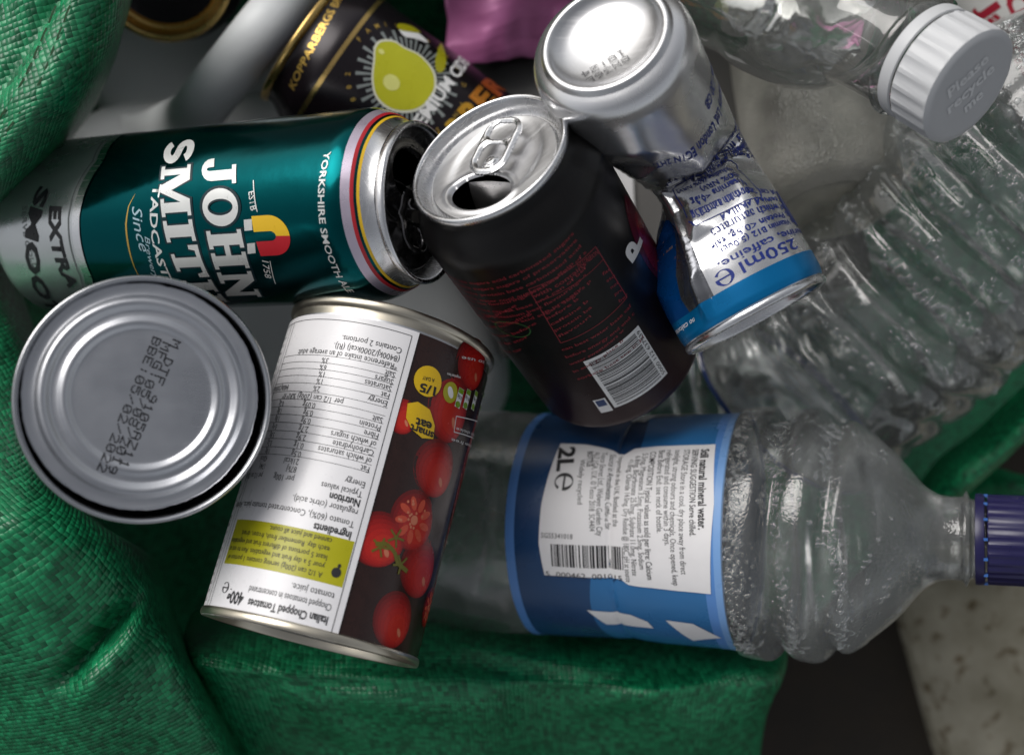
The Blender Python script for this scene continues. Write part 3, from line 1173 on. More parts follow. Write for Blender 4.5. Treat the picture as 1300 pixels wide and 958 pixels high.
def shoe(a0, a1, m_):
    cu, cv = [(x + y) / 2 for x, y in zip(uv(343, 283), uv(345, 315))]
    du = (uv(345, 315)[0] - uv(343, 283)[0]) / 2
    o_, i_ = [], []
    n = 14
    end = uv(321, 285)[1]
    for k in range(n + 1):
        tt = a0 + (a1 - a0) * k / n
        o_.append((cu + (du + 2.6) * math.sin(tt), cv + (du + 3.4) * math.cos(tt)))
        i_.append((cu + (du - 2.6) * math.sin(tt), cv + (du - 2.0) * math.cos(tt)))
    if a0 < -1.5:
        o_.insert(0, (o_[0][0], end))
        i_.insert(0, (i_[0][0], end))
    if a1 > 1.5:
        o_.append((o_[-1][0], end))
        i_.append((i_[-1][0], end))
    pr = Print(JS)
    pr.poly(o_ + i_[::-1])
    pr.build("magnet_emblem", .16, m_, body, 1.5)


shoe(-math.pi / 2, 0.05, YELLOW_INK)
shoe(0.05, math.pi / 2, RED_INK)
# gold crescent and script badge at the foot of the name
pr = Print(JS)
arc = [uv(*p) for p in ((172, 246), (163, 262), (159, 285), (162, 312), (170, 338), (183, 360))]
o_ = arc + [(u, v + .9 - .8 * abs(i - 2.5) / 2.5) for i, (u, v) in enumerate(arc)][::-1]
pr.poly(o_)
pr.build("gold_crescent", .12, GOLD_INK, body)
pr = Print(JS)
pr.line("Since", (168, 262), (178, 318), 4.4, bold=.0, shear=.35)
pr.line("Brewery", (184, 300), (196, 352), 2.2, bold=.0, shear=.35)
pr.build("script_lettering", .16, mat("pale_blue_print", (.45, .6, .66), .35, .5), body)


# ------------------------------------------------------------------ round tin seen end-on
L0 = P(184, 507, .074)
axd = (Vector((0, 0, CAM_H)) - L0).normalized()
TH = 104.0
M = frame(L0 - axd * TH * .001, axd, Vector((0, -1, 0)))
t = thing("food_tin", "round steel tin seen end-on, its cut lid stamped with black dot codes", "tin", M)
pr_ = smooth_prof([(36.2, TH - 5.2), (37.2, TH - 4.4), (37.9, TH - 2.6), (37.8, TH - .7), (37.2, TH), (36.5, TH - .3), (36.1, TH - 1.6), (36.0, TH - 5), (35.9, TH - 12)], 3)
V, F = lathe(pr_, 128)
mesh_obj("rim", V, F, STEEL_RIM, t)
V, F = lathe([(36.2, 0), (36.2, 22)] + [(36.2 - .35 * (k % 2), 22 + k * 3) for k in range(20)] + [(36.2, 82), (36.2, TH - 5.2)], 96)
mesh_obj("body", V, F, mat("bare_tin_side", (.32, .33, .35), .4, .9), t)
V, F = lathe([(35.6, TH - 12), (35.6, 3), (0.01, 3)], 72)
V = [(x, y, z) for x, y, z in V]
F = [tuple(reversed(f)) for f in F]
mesh_obj("inside_wall", V, F, mat("shaded_tin_inside", (.06, .06, .065), .5, .5), t)  # unlit depth of the tin is put into this dark colour

LZ = TH - 4.0
cut = [(1, 0), (8, 0), (15, .02), (19.8, .03), (20.8, .22), (21.7, .85), (22.6, 1.2), (23.5, 1.0), (24.5, .35), (25.6, .12), (26.4, .18),
       (27.2, .75), (28.2, 1.45), (29.2, 1.55), (30.2, .95), (31.1, .25), (32.0, .02), (33.2, .0), (34.4, .1), (34.9, -.3)]
cut = smooth_prof(cut, 3)
V, F = [], []
n = 180
for r, z in cut:
    for i in range(n):
        a = 2 * math.pi * i / n
        rr = r
        if r > 33:
            rr += (r - 33) / 1.9 * (.25 * fbm(math.cos(a) * 6, math.sin(a) * 6, 2.0) + .14 * fbm(math.cos(a) * 25, math.sin(a) * 25, 4.0))
        x, y = rr * math.sin(a), -rr * math.cos(a)
        V.append((x - .75, y + .95, LZ + z - .010 * x + .012 * y + .05 * fbm(x * .07, y * .07, 7.0)))
for j in range(len(cut) - 1):
    for i in range(n):
        F.append((j * n + i, j * n + (i + 1) % n, (j + 1) * n + (i + 1) % n, (j + 1) * n + i))
F.append(tuple(range(n))[::-1])
F = [tuple(reversed(f)) for f in F]
lid = mesh_obj("cut_lid", V, F, STEEL, t)
so = lid.modifiers.new("thickness", 'SOLIDIFY')
so.thickness = .0003

DOT = {'0': "0E11131519110E", '1': "040C040404040E", '2': "0E11010204081F", '3': "1F02040201110E", '5': "1F101E0101110E", '8': "0E11110E11110E", '9': "0E11110F01020C",
       'M': "111B1515111111", 'D': "1C12111111121C", 'T': "1F040404040404", 'F': "1F10101E101010", 'A': "0E11111F111111", 'Z': "1F01020408101F", 'G': "0E11101711110F",
       'B': "1E11111E11111E", 'E': "1F10101E10101F", 'X': "11110A040A1111", '4': "02060A121F0202", '6': "0608101E11110E", ':': "00040400040400", '/': "00010204081000", ' ': "00000000000000"}


def dotline(pr, txt, p0, p1, h, rad):
    d = Vector((p1[0] - p0[0], p1[1] - p0[1]))
    L_ = d.length
    d.normalize()
    nrm = Vector((-d.y, d.x))
    st = L_ / (len(txt) * 6 - 1)
    for i, ch in enumerate(txt):
        g = DOT[ch]
        for row in range(7):
            b = int(g[row * 2:row * 2 + 2], 16)
            for c_ in range(5):
                if b >> (4 - c_) & 1:
                    q = Vector(p0) + d * st * (i * 6 + c_) + nrm * (h * (6 - row) / 6) + d * random.uniform(-.05, .05) + nrm * random.uniform(-.06, .06)
                    pr.ell(q.x, q.y, rad, rad, n=6)




def lid_h(u, v):
    r = math.hypot(u + .75, v - .95)
    z = 0
    for (ra, za), (rb, zb) in zip(cut, cut[1:]):
        if ra <= r <= rb:
            z = za + (zb - za) * (r - ra) / max(1e-6, rb - ra)
    return z - .010 * u + .012 * v


FL = Flat(M, LZ, h=lid_h)
pr = Print(FL)
dotline(pr, "M DTF 9105AZ11", (8.4, 18.4), (-7.6, -20.4), 2.3, .29)
dotline(pr, "MFG:05/08/2019", (5.4, 17.6), (-11.0, -22.2), 2.3, .29)
dotline(pr, "BBE:05/02/2022", (2.6, 19.2), (-14.0, -21.6), 2.3, .29)
pr.build("printed_code", .12, INK_BLACK, lid, 9)


# ------------------------------------------------------------------ tomato tin lying on the bag's rim
B0, B1 = P(500, 428, .002), P(393, 814, .033)
M = frame(B0, B1 - B0, Vector((0, 0, CAM_H)) - (B0 + B1) / 2)
B0 = B0
TL = (B1 - B0).length * 1000
t = thing("tomato_tin", "chopped tomatoes tin on its side, label white with red tomatoes, upside down", "tin", M)
TR = 36.3
TS = Surf([(0, TR), (200, TR)], TR, M, dent=lambda th, v: .10 * fbm(th * 1.2, v * .03, 3.0, 2))
V, F = lathe(smooth_prof([(36.2, 6.0), (36.2, 3.6), (36.8, 3.0), (37.3, 2.4), (37.5, 1.2), (37.3, .3), (36.7, 0), (36.1, .4), (35.7, 2.6), (35.6, 4.5)], 3), 128)
mesh_obj("rim", V, F, STEEL_WARM, t)
V, F = lathe(smooth_prof([(36.2, TL - 8), (36.2, TL - 3.6), (36.8, TL - 3.0), (37.3, TL - 2.4), (37.5, TL - 1.2), (37.3, TL - .3), (36.7, TL), (36.1, TL - .4), (35.7, TL - 2.6), (35.6, TL - 4.5)], 3), 128)
mesh_obj("rim", V, F, STEEL_WARM, t)
V, F = lathe([(36.15, 3), (36.15, TL - 3)], 96)
mesh_obj("body", V, F, ALU_DULL, t)
V, F = lathe([(.01, 3.4), (30, 3.4), (32, 2.6), (35.7, 4.2)], 72)
mesh_obj("end_panel", V, [tuple(reversed(f)) for f in F], ALU_DULL, t)
V, F = lathe([(.01, TL - 3.4), (30, TL - 3.4), (32, TL - 2.6), (35.7, TL - 4.2)], 72)
mesh_obj("end_panel", V, F, ALU_DULL, t)
uv = TS.uv
u_e0, v_e0 = uv(532, 427)
u_e1, v_e1 = uv(424, 818)
UE = (u_e0 + u_e1) / 2
V0L, V1L = uv(470, 402)[1] + 1.0, v_e1 - .6
DKLAB = mat("dark_glossy_label", (0.026, 0.010, 0.008), 0.22, 0.0, .3, 300, .05)
V, F = tube(TS, V0L, V1L, 128, 30, off=.12)
lab = mesh_obj("label", V, F, DKLAB, t)
GL_WHITE = mat("white_glossy_label", (0.80, 0.79, 0.81), 0.30, 0.0, .015, 200, .05, .10, 60)
pr = Print(TS)
pr.rect(UE, V0L + .05, 66, V1L - .05)
wl_ = pr.build("white_panel", .62, GL_WHITE, lab, 2)
pr = Print(TS)          # thin frame
pr.stroke([(52, V0L + 2.0), (UE + 2.2, V0L + 2.0), (UE + 2.2, V1L - 2.6), (42.5, V1L - 2.6), (42.5, V0L + 2)], .22)
pr.stroke([(45, V0L + 2), (45, V1L - 2.6), (60, V1L - 2.6)], .22)
UL = UE + 4.2
rows_t = [(140, "Contains 2 portions.", 1, 2.1, 0), (163, "(8400kJ/2000kcal) (RI).", 1, 2.1, 0), (184, "*Reference intake of an average adult", 1, 2.1, 0),
          (560, "regulator (citric acid).", 1, 2.1, 0), (590, "Tomato (60%), Concentrated tomato juice, Acidity", 1, 2.1, 0),
          (765, "tomato juice.", 1, 2.2, 0)]


def vrow(y):        # rows measured along the panel's edge in an enlarged view (95 .. 880)
    return v_e0 + (y - 95) / 785 * (v_e1 - v_e0)


for y, s_, k, h_, b_ in rows_t:
    pr.text(s_, UL, vrow(y), h_, sx=.82)
for y, s_, h_ in ((536, "Nutrition", 2.4), (616, "Ingredients", 2.5), (822, "", 2.6)):
    if not s_:
        pr.text("Italian Chopped Tomatoes", UL, vrow(y), h_, bold=.028, width=26.5)
        continue
    pr.text(s_, UL, vrow(y), h_, bold=.028, sx=.76)
pr.text("Chopped tomatoes in concentrated", UL, vrow(792), 2.2, width=27.5)
tab = [("Salt", "3%", ""), ("Sugars", "6%", ""), ("Saturates", "1%", ""), ("Fat", "1%", ""), ("Energy", "2%", "8400kJ/2000kcal"), ("", "per 1/2 can (200g) %RI*", "RI*"),
       ("Salt", "0.09g", "0.2g"), ("Protein", "0.9g", "1.8g"), ("Fibre", "0.9g", "1.8g"), ("of which sugars", "2.7g", "5.4g"), ("Carbohydrate", "2.9g", "5.8g"),
       ("of which saturates", "0.1g", "0.2g"), ("Fat", "0.5g", "1.0g"), ("", "21kcal", "42kcal"), ("Energy", "87kJ", "174kJ"), ("Typical values", "per 100g", "per 1/2 can (200g)")]
ys = [205, 224, 242, 261, 281, 304, 325, 345, 366, 387, 409, 430, 452, 471, 491, 515]
for y, (a, b, c) in zip(ys, tab):
    v = vrow(y)
    if a:
        pr.text(a, UL, v, 2.05, sx=.82)
    pr.text(b, UE + 27 if "per 1/2" not in b else UE + 18, v, 2.05, sx=.8)
    if c:
        pr.text(c, UE + 41, v, 1.9, sx=.6)
    if y not in (491, 515):
        pr.stroke([(UL - .4, v - .75), (UE + 51, v - .75)], .13)
pr.text("400g", UE + 32.8, vrow(812), 3.9, bold=.03, width=7.6)
pr.emark(UE + 42.6, vrow(806), 1.8)
pr.build("lettering", .71, INK_BLACK, wl_)
pr = Print(TS)
# lettering on the side strip beyond the frame
for k in range(34):
    pr.text(random.choice(("tomato", "juice", "store", "cool", "dry", "once", "can", "use")), UE + 56.0, V0L + 6 + k * 2.8, 1.6, sx=.7)
pr.build("lettering", .70, INK_GREY, wl_)
# yellow-green box
y0, y1 = vrow(636), vrow(748)
pr = Print(TS)
pr.rect(UE + 2.6, y0, UE + 48.5, y1)
box = pr.build("yellow_box", .68, mat("lime_print", (0.40, 0.38, 0.005), .35), wl_)
pr = Print(TS)
for k, s_ in enumerate(("A 1/2 can (200g) serving contains 1 portion of", "your 5 a day fruit and vegetables. Aim to eat at",
                        "least 5 portions of different fruit and vegetables", "each day. Remember fresh, frozen, dried,", "canned and juice all count.")):
    pr.text(s_, UE + 9.5, y1 - 3.0 - k * 2.72, 1.75, sx=.80)
pr.ell(UE + 5.6, y1 - 4.0, 1.5, 1.6)
pr.ell(UE + 5.2, y1 - 6.2, .5, .7)
pr.build("lettering", .77, INK_BLACK, box)

# tomato photographs printed on the dark half
TOM = [mat("tomato_print_%d" % k, c, .25) for k, c in enumerate(((.14, .004, .004), (.21, .005, .005), (.29, .007, .006), (.37, .010, .008), (.45, .014, .010), (.52, .022, .012), (.64, .20, .11)))]
LEAF = mat("stem_print", (.14, .13, .012), .3)


def tomato(px, py, a, b, rot, cutf=False, lv=1.0):
    u, v = uv(px, py)
    a, b = a * 1.14, b * 1.14
    for k, s_ in enumerate((1, .93, .85, .75, .63, .48)):
        pr = Print(TS)
        pr.ell(u - a * .05 * k, v + b * .05 * k, a * s_, b * s_, rot)
        pr.build("printed_tomato", .17 + .024 * k, TOM[k], lab)
    if cutf:
        pr = Print(TS)
        for k in range(9):
            an = k * 2 * math.pi / 9 + .2
            pr.ell(u + .55 * a * math.cos(an), v + .55 * b * math.sin(an), a * .13, b * .24, an + rot - math.pi / 2, 12)
        pr.build("printed_seeds", .32, mat("tomato_flesh_print", (.58, .075, .035), .3), lab)
        pr = Print(TS)
        for k in range(16):
            an, q = random.uniform(0, 6.28), random.uniform(.2, .72)
            pr.ell(u + q * a * math.cos(an), v + q * b * math.sin(an), a * .05, b * .05, 0, 8)
        pr.ell(u, v, a * .16, b * .16)
        pr.build("printed_seeds", .35, TOM[6], lab)
    else:
        pr = Print(TS)
        pr.ell(u - a * .40, v + b * .38, a * .09, b * .17, .6, 14)
        pr.build("printed_highlight", .32, TOM[6], lab)


tomato(600, 462, 8, 8, 0)
tomato(570, 515, 9, 11, .3)
tomato(510, 525, 5, 6, .3)
tomato(553, 594, 8.6, 8.6, .2)
tomato(585, 620, 5, 11, .2)
tomato(480, 684, 8.6, 7.8, .3)
tomato(533, 720, 8.5, 8.8, .2)
tomato(525, 660, 8.2, 8.8, .1, True)
tomato(500, 786, 7.5, 8, .2)
tomato(543, 770, 5, 6, 0, True)
pr = Print(TS)
pr.stroke([uv(*p) for p in ((476, 690), (490, 690), (500, 700), (504, 715), (516, 725))], 1.4)
for c_ in ((482, 694), (508, 716), (502, 682)):
    cu, cv = uv(*c_)
    for k in range(5):
        an = k * 1.26 + c_[0]
        pr.stroke([(cu, cv), (cu + 3.2 * math.cos(an), cv + 3.2 * math.sin(an))], .7)
pr.build("printed_stems", .40, LEAF, lab)
YEL = mat("yellow_badge_print", (.75, .48, .01), .3)
pr = Print(TS)
for (px, py, a, b) in ((543, 484, 5.2, 5.2),):
    pr.ell(*uv(px, py), a, b)
pr.pxpoly([(517, 512), (530, 510), (545, 520), (551, 540), (549, 557), (535, 556), (522, 545), (515, 530)])
bd = pr.build("round_badge", .44, YEL, lab)
pr = Print(TS)
pr.ell(*uv(571, 498), 3.3, 3.6)
bd2 = pr.build("leaf_badge", .44, mat("olive_badge_print", (.42, .40, .02), .3), lab)
pr = Print(TS)
pr.ell(*uv(571, 498), 1.2, 2.1, .6)
pr.line("vegetarian", (584, 478), (567, 473), 1.0)
for k in range(4):
    u, v = uv(582 + k * 9.5, 505 + k * 1.5)
    pr.rect(u - 1.4, v - 3.4, u + 1.4, v + 3.4)
pr.stroke([uv(*p) for p in ((578, 528), (606, 535), (603, 557), (575, 548))], .3, True)
pr.line("smart choice", (604, 552), (578, 542), 1.1)
pr.line("gluten free", (600, 566), (572, 556), 1.1)
pr.line("ready to use", (626, 462), (585, 452), 1.2)
pr.build("white_lettering", .46, WHITE_INK, lab)
pr = Print(TS)
for k in range(4):
    u, v = uv(582 + k * 9.5, 505 + k * 1.5)
    pr.ell(u, v + 2.3, 1.3, 1.1)
    pr.rect(u - 1.3, v - 3.3, u + 1.3, v - 1.6)
pr.build("traffic_light_print", .49, mat("green_badge_print", (.18, .34, .01), .3), lab)
pr = Print(TS)
pr.line("1/5", (553, 492), (533, 486), 2.9, bold=.03)
pr.line("A DAY", (551, 481), (536, 477), 1.3, bold=.01)
pr.line("eat", (548, 537), (528, 530), 3.0, bold=.03)
pr.line("smart", (550, 549), (521, 538), 2.6, bold=.03)
for k in range(4):
    u, v = uv(582 + k * 9.5, 505 + k * 1.5)
    pr.text(("0.5g", "0.1g", "5.4g", "0.2g")[k], u - 1.2, v - .8, 1.2, width=2.4, bold=.02)
pr.build("lettering", .52, INK_BLACK, lab)
# red ribbon at the far edge of the label
pr = Print(TS)
a, b = uv(596, 560), uv(530, 838)
pr.poly([(a[0] - 1, a[1] - 12), (a[0] + 1.5, a[1] + 6), (b[0] + 1.5, b[1]), (b[0] - 14, b[1]), (a[0] - 14, a[1])])
pr.build("red_edge_print", .17, TOM[1], lab)


# ------------------------------------------------------------------ black soft drink can with the open ring-pull end
C1 = P(618, 197, .055)
ca = Vector((-.435, .565, .70)).normalized()
M = frame(C1 - ca * .1155, ca, Vector((0, 0, 1)))
t = thing("soft_drink_can", "matt black soft drink can with red small print, white barcode and open silver top", "drinks can", M)
CR = 33.1
CS = Surf(can_body_prof(115.5, CR, 26.9), CR, M, dent=lambda th, v: .10 * fbm(th * 1.5, v * .03, 8.0, 2))
V, F = tube(CS, 0, 112.3, 128, 90)
BLK = mat("matt_black_can", (0.005, 0.0046, 0.0048), 0.33, 0.1, .12, 90, .06, .02, 900, spec=.32, grad=((.020, .0035, .006), .004, .055))
body = mesh_obj("body", V, F, BLK, t)
base_dome(t, CR, ALU)
q = M.inverted().to_3x3() @ Vector((-.12, -1, 0))
can_end(t, 115.5, 27.5, math.atan2(q.y, q.x), ALU, ALU_DULL, ALU)
uv = CS.uv
REDP = mat("dull_red_print", (0.22, 0.012, 0.022), .45)
rnd = random.Random(3)


def gib(n):
    w_ = "carbonated water with sweeteners acid phosphoric flavourings including caffeine preservative potassium sorbate contains source of store in cool dry place best before end see base of can not suitable energy sugars salt fat protein".split()
    s_ = ""
    while len(s_) < n:
        s_ += rnd.choice(w_) + " "
    return s_[:n]


def block(pr, p0, p1, p2, nl, chars, h, jit=.15):
    """nl lines of small print between baseline ends p0 -> p1, stepping down to p2 (below p0)"""
    for k in range(nl):
        f = k / max(1, nl - 1)
        s0 = (p0[0] + (p2[0] - p0[0]) * f, p0[1] + (p2[1] - p0[1]) * f)
        fr = 1 - (rnd.random() * jit)
        s1 = (s0[0] + (p1[0] - p0[0]) * fr, s0[1] + (p1[1] - p0[1]) * fr)
        pr.line(gib(int(chars * fr)), s0, s1, h, bold=.012)


pr = Print(CS)
block(pr, (560, 345), (735, 295), (592, 402), 8, 44, 1.3)
block(pr, (600, 402), (668, 385), (630, 452), 5, 18, 1.3, .5)
fr_ = [(671, 367), (756, 313), (796, 377), (712, 435)]
fu = [uv(*p) for p in fr_]
pr.stroke(fu, .3, True)
pr.stroke([uv(681, 383), uv(766, 329)], .25)
block(pr, (678, 378), (752, 328), (678, 378), 1, 16, 1.7, .02)
pr.line("NUTRITION", (734, 340), (760, 322), 1.8, bold=.01)
block(pr, (690, 398), (745, 362), (710, 428), 5, 12, 1.3, .4)
block(pr, (765, 350), (776, 342), (786, 384), 5, 4, 1.3, .1)
block(pr, (714, 445), (802, 388), (734, 482), 5, 24, 1.4, .3)
pr.build("small_print", .09, REDP, body)
pr = Print(CS)
bc = [(740, 457), (812, 413), (846, 474), (780, 518)]
bu = [uv(*p) for p in bc]
U0, U1 = (bu[0][0] + bu[3][0]) / 2, (bu[1][0] + bu[2][0]) / 2
W1, W0 = (bu[0][1] + bu[1][1]) / 2, (bu[2][1] + bu[3][1]) / 2
pr.rect(U0, W0, U1, W1)
pr.rect(U0 - 5.6, W0 - 1, U0 - 1.0, W0 + 7.0)
bcp = pr.build("barcode_panel", .08, WHITE_INK, body)
pr = Print(CS)
pr.bars(U0 + 1.4, W0 + 1.2, U1 - 2.6, W1 - 1.2, 34, 4, along='v')
pr.text("5000 112 637939", U1 - .5, W0 + 1.2, 1.5, rot=math.pi / 2, width=W1 - W0 - 3)
pr.build("barcode", .14, INK_BLACK, bcp)
pr = Print(CS)
pr.rect(U0 - 5.0, W0 + 2.8, U0 - 1.6, W0 + 6.4)
pr.build("blue_mark", .14, mat("blue_mark_print", (.02, .05, .16), .4), bcp)
pr = Print(CS)
o0 = uv(650, 418)
pr.stroke([(o0[0] + 7 * math.cos(k * math.pi / 10), o0[1] + 4.2 * math.sin(k * math.pi / 10)) for k in range(20)], .5, True)
pr.build("green_ring_print", .09, mat("dull_green_print", (.02, .09, .02), .45), body)
# dark red oval and white letters of the name, running up the side
c_ = uv(822, 310)
MAR = [mat("maroon_print", (.11, .006, .02), .3, .2), mat("crimson_print", (.30, .012, .035), .3, .2)]
pr = Print(CS)
pr.ell(c_[0] + 2, c_[1], 9.5, 21)
ov = pr.build("maroon_oval", .08, MAR[0], body)
pr = Print(CS)
pr.ell(c_[0] + 2.6, c_[1] - 3, 7.5, 15)
pr.build("crimson_glow", .12, MAR[1], ov)
pr = Print(CS)
a = uv(806, 318)
pr.text("P", a[0] + 6.0, a[1] - 3, 9.5, rot=math.pi / 2 + .15, bold=.05, sx=1.0, res=4, shear=.3)
pr.build("white_letters", .17, WHITE_INK, ov, 1.5)


# ------------------------------------------------------------------ crushed slim can
class Crushed:
    """slim can bent at the middle: print coordinates run round (u) and from base to lid (v), mm, world axes from the base centre"""

    def __init__(s, pts, R, H):
        s.o = pts[0].copy()
        s.C = [(p - s.o) * 1000 for p in pts]
        s.R, s.H = R, H
        s.M = Matrix.Translation(s.o)
        L = [0]
        s.S = []
        n = len(s.C)
        for i in range(n - 1):
            a, b, c, d = s.C[max(0, i - 1)], s.C[i], s.C[i + 1], s.C[min(n - 1, i + 2)]
            for q in range(20):
                s.S.append(cr(a, b, c, d, q / 20))
        s.S.append(s.C[-1])
        s.cache = None

    def centre(s, v):
        f = max(0, min(1, v / s.H)) * (len(s.S) - 1)
        i = min(int(f), len(s.S) - 2)
        c = s.S[i].lerp(s.S[i + 1], f - i)
        a, b = s.S[max(0, i - 3)], s.S[min(len(s.S) - 1, i + 4)]
        T = (b - a).normalized()
        if v < 0 or v > s.H:
            c = c + T * (v - max(0, min(s.H, v)))
        return c, T

    def rad(s, v):
        R = s.R
        pf = [(0, R * .74), (1, R * .80), (3, R * .93), (6, R * .985), (9, R), (s.H - 11, R), (s.H - 7, R * .985), (s.H - 3.5, R * .955), (s.H - 1.5, R * .96)]
        for (a, ra), (b, rb) in zip(pf, pf[1:]):
            if v <= b:
                return ra + (rb - ra) * max(0, v - a) / (b - a)
        return pf[-1][1]

    def dent(s, t, v):
        q = v / s.H
        tri = lambda x: abs(2 * (x - math.floor(x)) - 1)
        t = (t + math.pi) % (2 * math.pi) - math.pi
        # flat facets pressed into the wall, meeting in sharp creases
        r0 = s.rad(v)
        d = 0.0
        for th, v0, d0, sa, sb in ((1.40, 52, 5.5, .62, .52), (.62, 44, 13.5, .52, .42), (.05, 66, 19.0, .40, .22), (2.2, 56, 13, .5, .5), (.98, 80, 17.0, .36, .36),
                                   (-.35, 40, 21.0, .45, .30), (1.0, 27, 19.5, .75, .4), (-.8, 72, 23.0, .25, .2), (.35, 92, 23.6, .2, .3)):
            c_ = math.cos(t - th)
            if c_ > .2:
                lim = (d0 + (sa * (v0 - v) if v < v0 else sb * (v - v0))) / c_
                d = min(d, lim - r0)
        # long crease towards the lid
        cr_t = 0.55 + (q - .55) * 0.5
        w_ = .13
        A4 = max(0, min(1, (q - .45) / .1)) * max(0, min(1, (.93 - q) / .08))
        d += 2.4 * A4 * max(0, 1 - abs(t - cr_t) / w_) - 2.6 * A4 * math.exp(-((t - cr_t - .38) / .25) ** 2)
        # small crumpling
        A5 = math.exp(-((q - .45) / .25) ** 2) * max(.15, min(1, (t + 1.1) / .8)) * .45
        x, y = 9 * math.cos(t), 9 * math.sin(t)
        vd = noise.voronoi(Vector((x * .085, y * .085, v * .05)))[0]
        d += A5 * (3.0 - 8.0 * vd[0])
        vd = noise.voronoi(Vector((x * .23 + 5, y * .23, v * .13)))[0]
        d += A5 * (.8 - 2.0 * vd[0])
        d += .25 * fbm(x * .1, y * .1, v * .03, 2)
        return d

    def pt(s, u, v, off=0.0):
        c, T = s.centre(v)
        F_ = Vector((0, 0, 1))
        Y = -(F_ - F_.dot(T) * T).normalized()
        X = Y.cross(T)
        t = u / s.R
        r = s.rad(v) + off + (s.dent(t, v) if 2 < v < s.H - 2 else 0)
        p = c + X * (r * math.sin(t)) - Y * (r * math.cos(t))
        return (p.x, p.y, p.z)

    def uv(s, px, py):
        if s.cache is None:
            s.cache = []
            for i in range(-48, 61):
                for j in range(0, int(s.H) + 1):
                    p = s.o + Vector(s.pt(i, j)) * .001
                    s.cache.append((to_px(p), p.z, i, j))
        best = min(s.cache, key=lambda e: (e[0][0] - px) ** 2 + (e[0][1] - py) ** 2 - e[1] * 400)
        return (float(best[2]), float(best[3]))


XC = Crushed([P(768, 48, .066), P(852, 212, .012), P(910, 312, .022), P(960, 402, .026)], 26.6, 134.0)
t = thing("energy_drink_can", "slim silver can crushed and bent in the middle, blue band at its lid end", "drinks can", XC.M)
V, F = tube(XC, 0, 132.6, 150, 150)
SILV = mat("silver_can_print", (0.74, 0.74, 0.75), 0.25, .92, .05, 60, .05, .02, 500)
body = mesh_obj("body", V, F, SILV, t)
# base: stand ring and dome, square to the first stretch of the axis
c0, T0 = XC.centre(0)
Mb = frame(XC.o, T0, Vector((0, 0, 1)))
V, F = lathe(smooth_prof([(.01, 4.6), (8, 4.3), (14, 3.0), (17.2, 1.2), (18.6, -.5), (19.6, -.9), (20.6, -.6), (21.6, .9)], 4), 72)
Mrel = XC.M.inverted() @ Mb
Mr = Mrel.to_3x3()
V = [tuple(Mr @ Vector(v)) for v in V]
bs = mesh_obj("base", V, F, ALU_DULL, t)


class BaseFlat:
    M = Mb

    def pt(s, u, v, off):
        r2 = (u * u + v * v)
        return tuple(Mr @ Vector((u, v, 4.5 - r2 * .0065 - off)))


BF = BaseFlat()
qx = Mb.inverted().to_3x3() @ Vector((-.85, -.42, 0))
qa = math.atan2(qx.y, qx.x)


class Dots:
    def __init__(s):
        s.pr = Print(BF)


d_ = Print(BF)
dirv = Vector((qx.x, qx.y)).normalized()
nv = Vector((dirv.y, -dirv.x))
b0 = Mb.inverted() @ P(758, 82, .064) * 1000
b0 = Vector((b0.x, b0.y))
for k, s_ in enumerate(("18:24", "8X36B")):
    p0 = b0 - dirv * 9 + nv * (k * 3.6)
    p1 = p0 + dirv * 15
    dotline(d_, s_, p0, p1, -2.3, .24)
d_.build("printed_code", .25, INK_GREY, bs, 9)
# lid end seam
c1, T1 = XC.centre(134)
Me = frame(XC.o + c1 * .001, T1, Vector((0, 0, 1)))
Mr2 = (XC.M.inverted() @ Me).to_3x3()
V, F = lathe(smooth_prof([(25.2, -2.2), (26.2, -1.7), (26.5, -.4), (26.0, .6), (25.0, .7), (24.2, -.4), (23.8, -4), (22.5, -5), (.01, -5)], 3), 96)
V = [tuple(c1 + Mr2 @ Vector(v)) for v in V]
mesh_obj("rim", V, F, ALU, t)
uv = XC.uv
BLUEB = mat("bright_blue_print", (0.0, 0.17, 0.42), .3, .55, .06, 60, .05)
DBLUE = mat("royal_blue_print", (0.0, 0.075, 0.30), .28, .6, .06)
GREYP = mat("grey_silver_print", (.15, .155, .17), .28, .85, .08)
pr = Print(XC)
bv = [uv(880, 405)[1], uv(935, 424)[1], uv(1000, 393)[1], uv(1040, 352)[1]]
vb = 113.5
VT = vb + 0
for i in range(84):
    u0, u1 = -84 + i * 2.0, -84 + (i + 1) * 2.0
    pr.poly([(u0, vb), (u1, vb), (u1, 128), (u0, 128)])
band = pr.build("blue_band", .10, BLUEB, body, 1.5)
pr = Print(XC)
pr.poly([(23, 76), (52, 58), (70, 80), (70, vb), (27, vb), (20, 100)])
b1 = pr.build("blue_panel", .10, DBLUE, body, 1.2)
pr = Print(XC)
pr.poly([(13, 90), (24, 78), (30, 96), (28, vb), (14, vb)])
pr.build("grey_panel", .17, GREYP, body, 1.2)
pr = Print(XC)
pr.poly([(40, 74), (52, 66), (56, 84), (44, 92)])
pr.build("red_panel", .17, mat("dull_red_panel_print", (.20, .03, .03), .3, .5), body, 1.2)
BLUET = mat("blue_text_print", (0.012, 0.03, 0.22), .4, .1)
pr = Print(XC)


def pl(txt, a, b, h, **kw):
    p, q = uv(*a), uv(*b)
    d = math.hypot(q[0] - p[0], q[1] - p[1])
    pr.text(txt, p[0], p[1], h, rot=math.atan2(q[1] - p[1], q[0] - p[0]), width=d, **kw)


def ul(txt, u, v, w_, h, **kw):
    """line round the can at height v, w_ mm long from u"""
    pr.text(txt, u, v, h, width=w_, **kw)


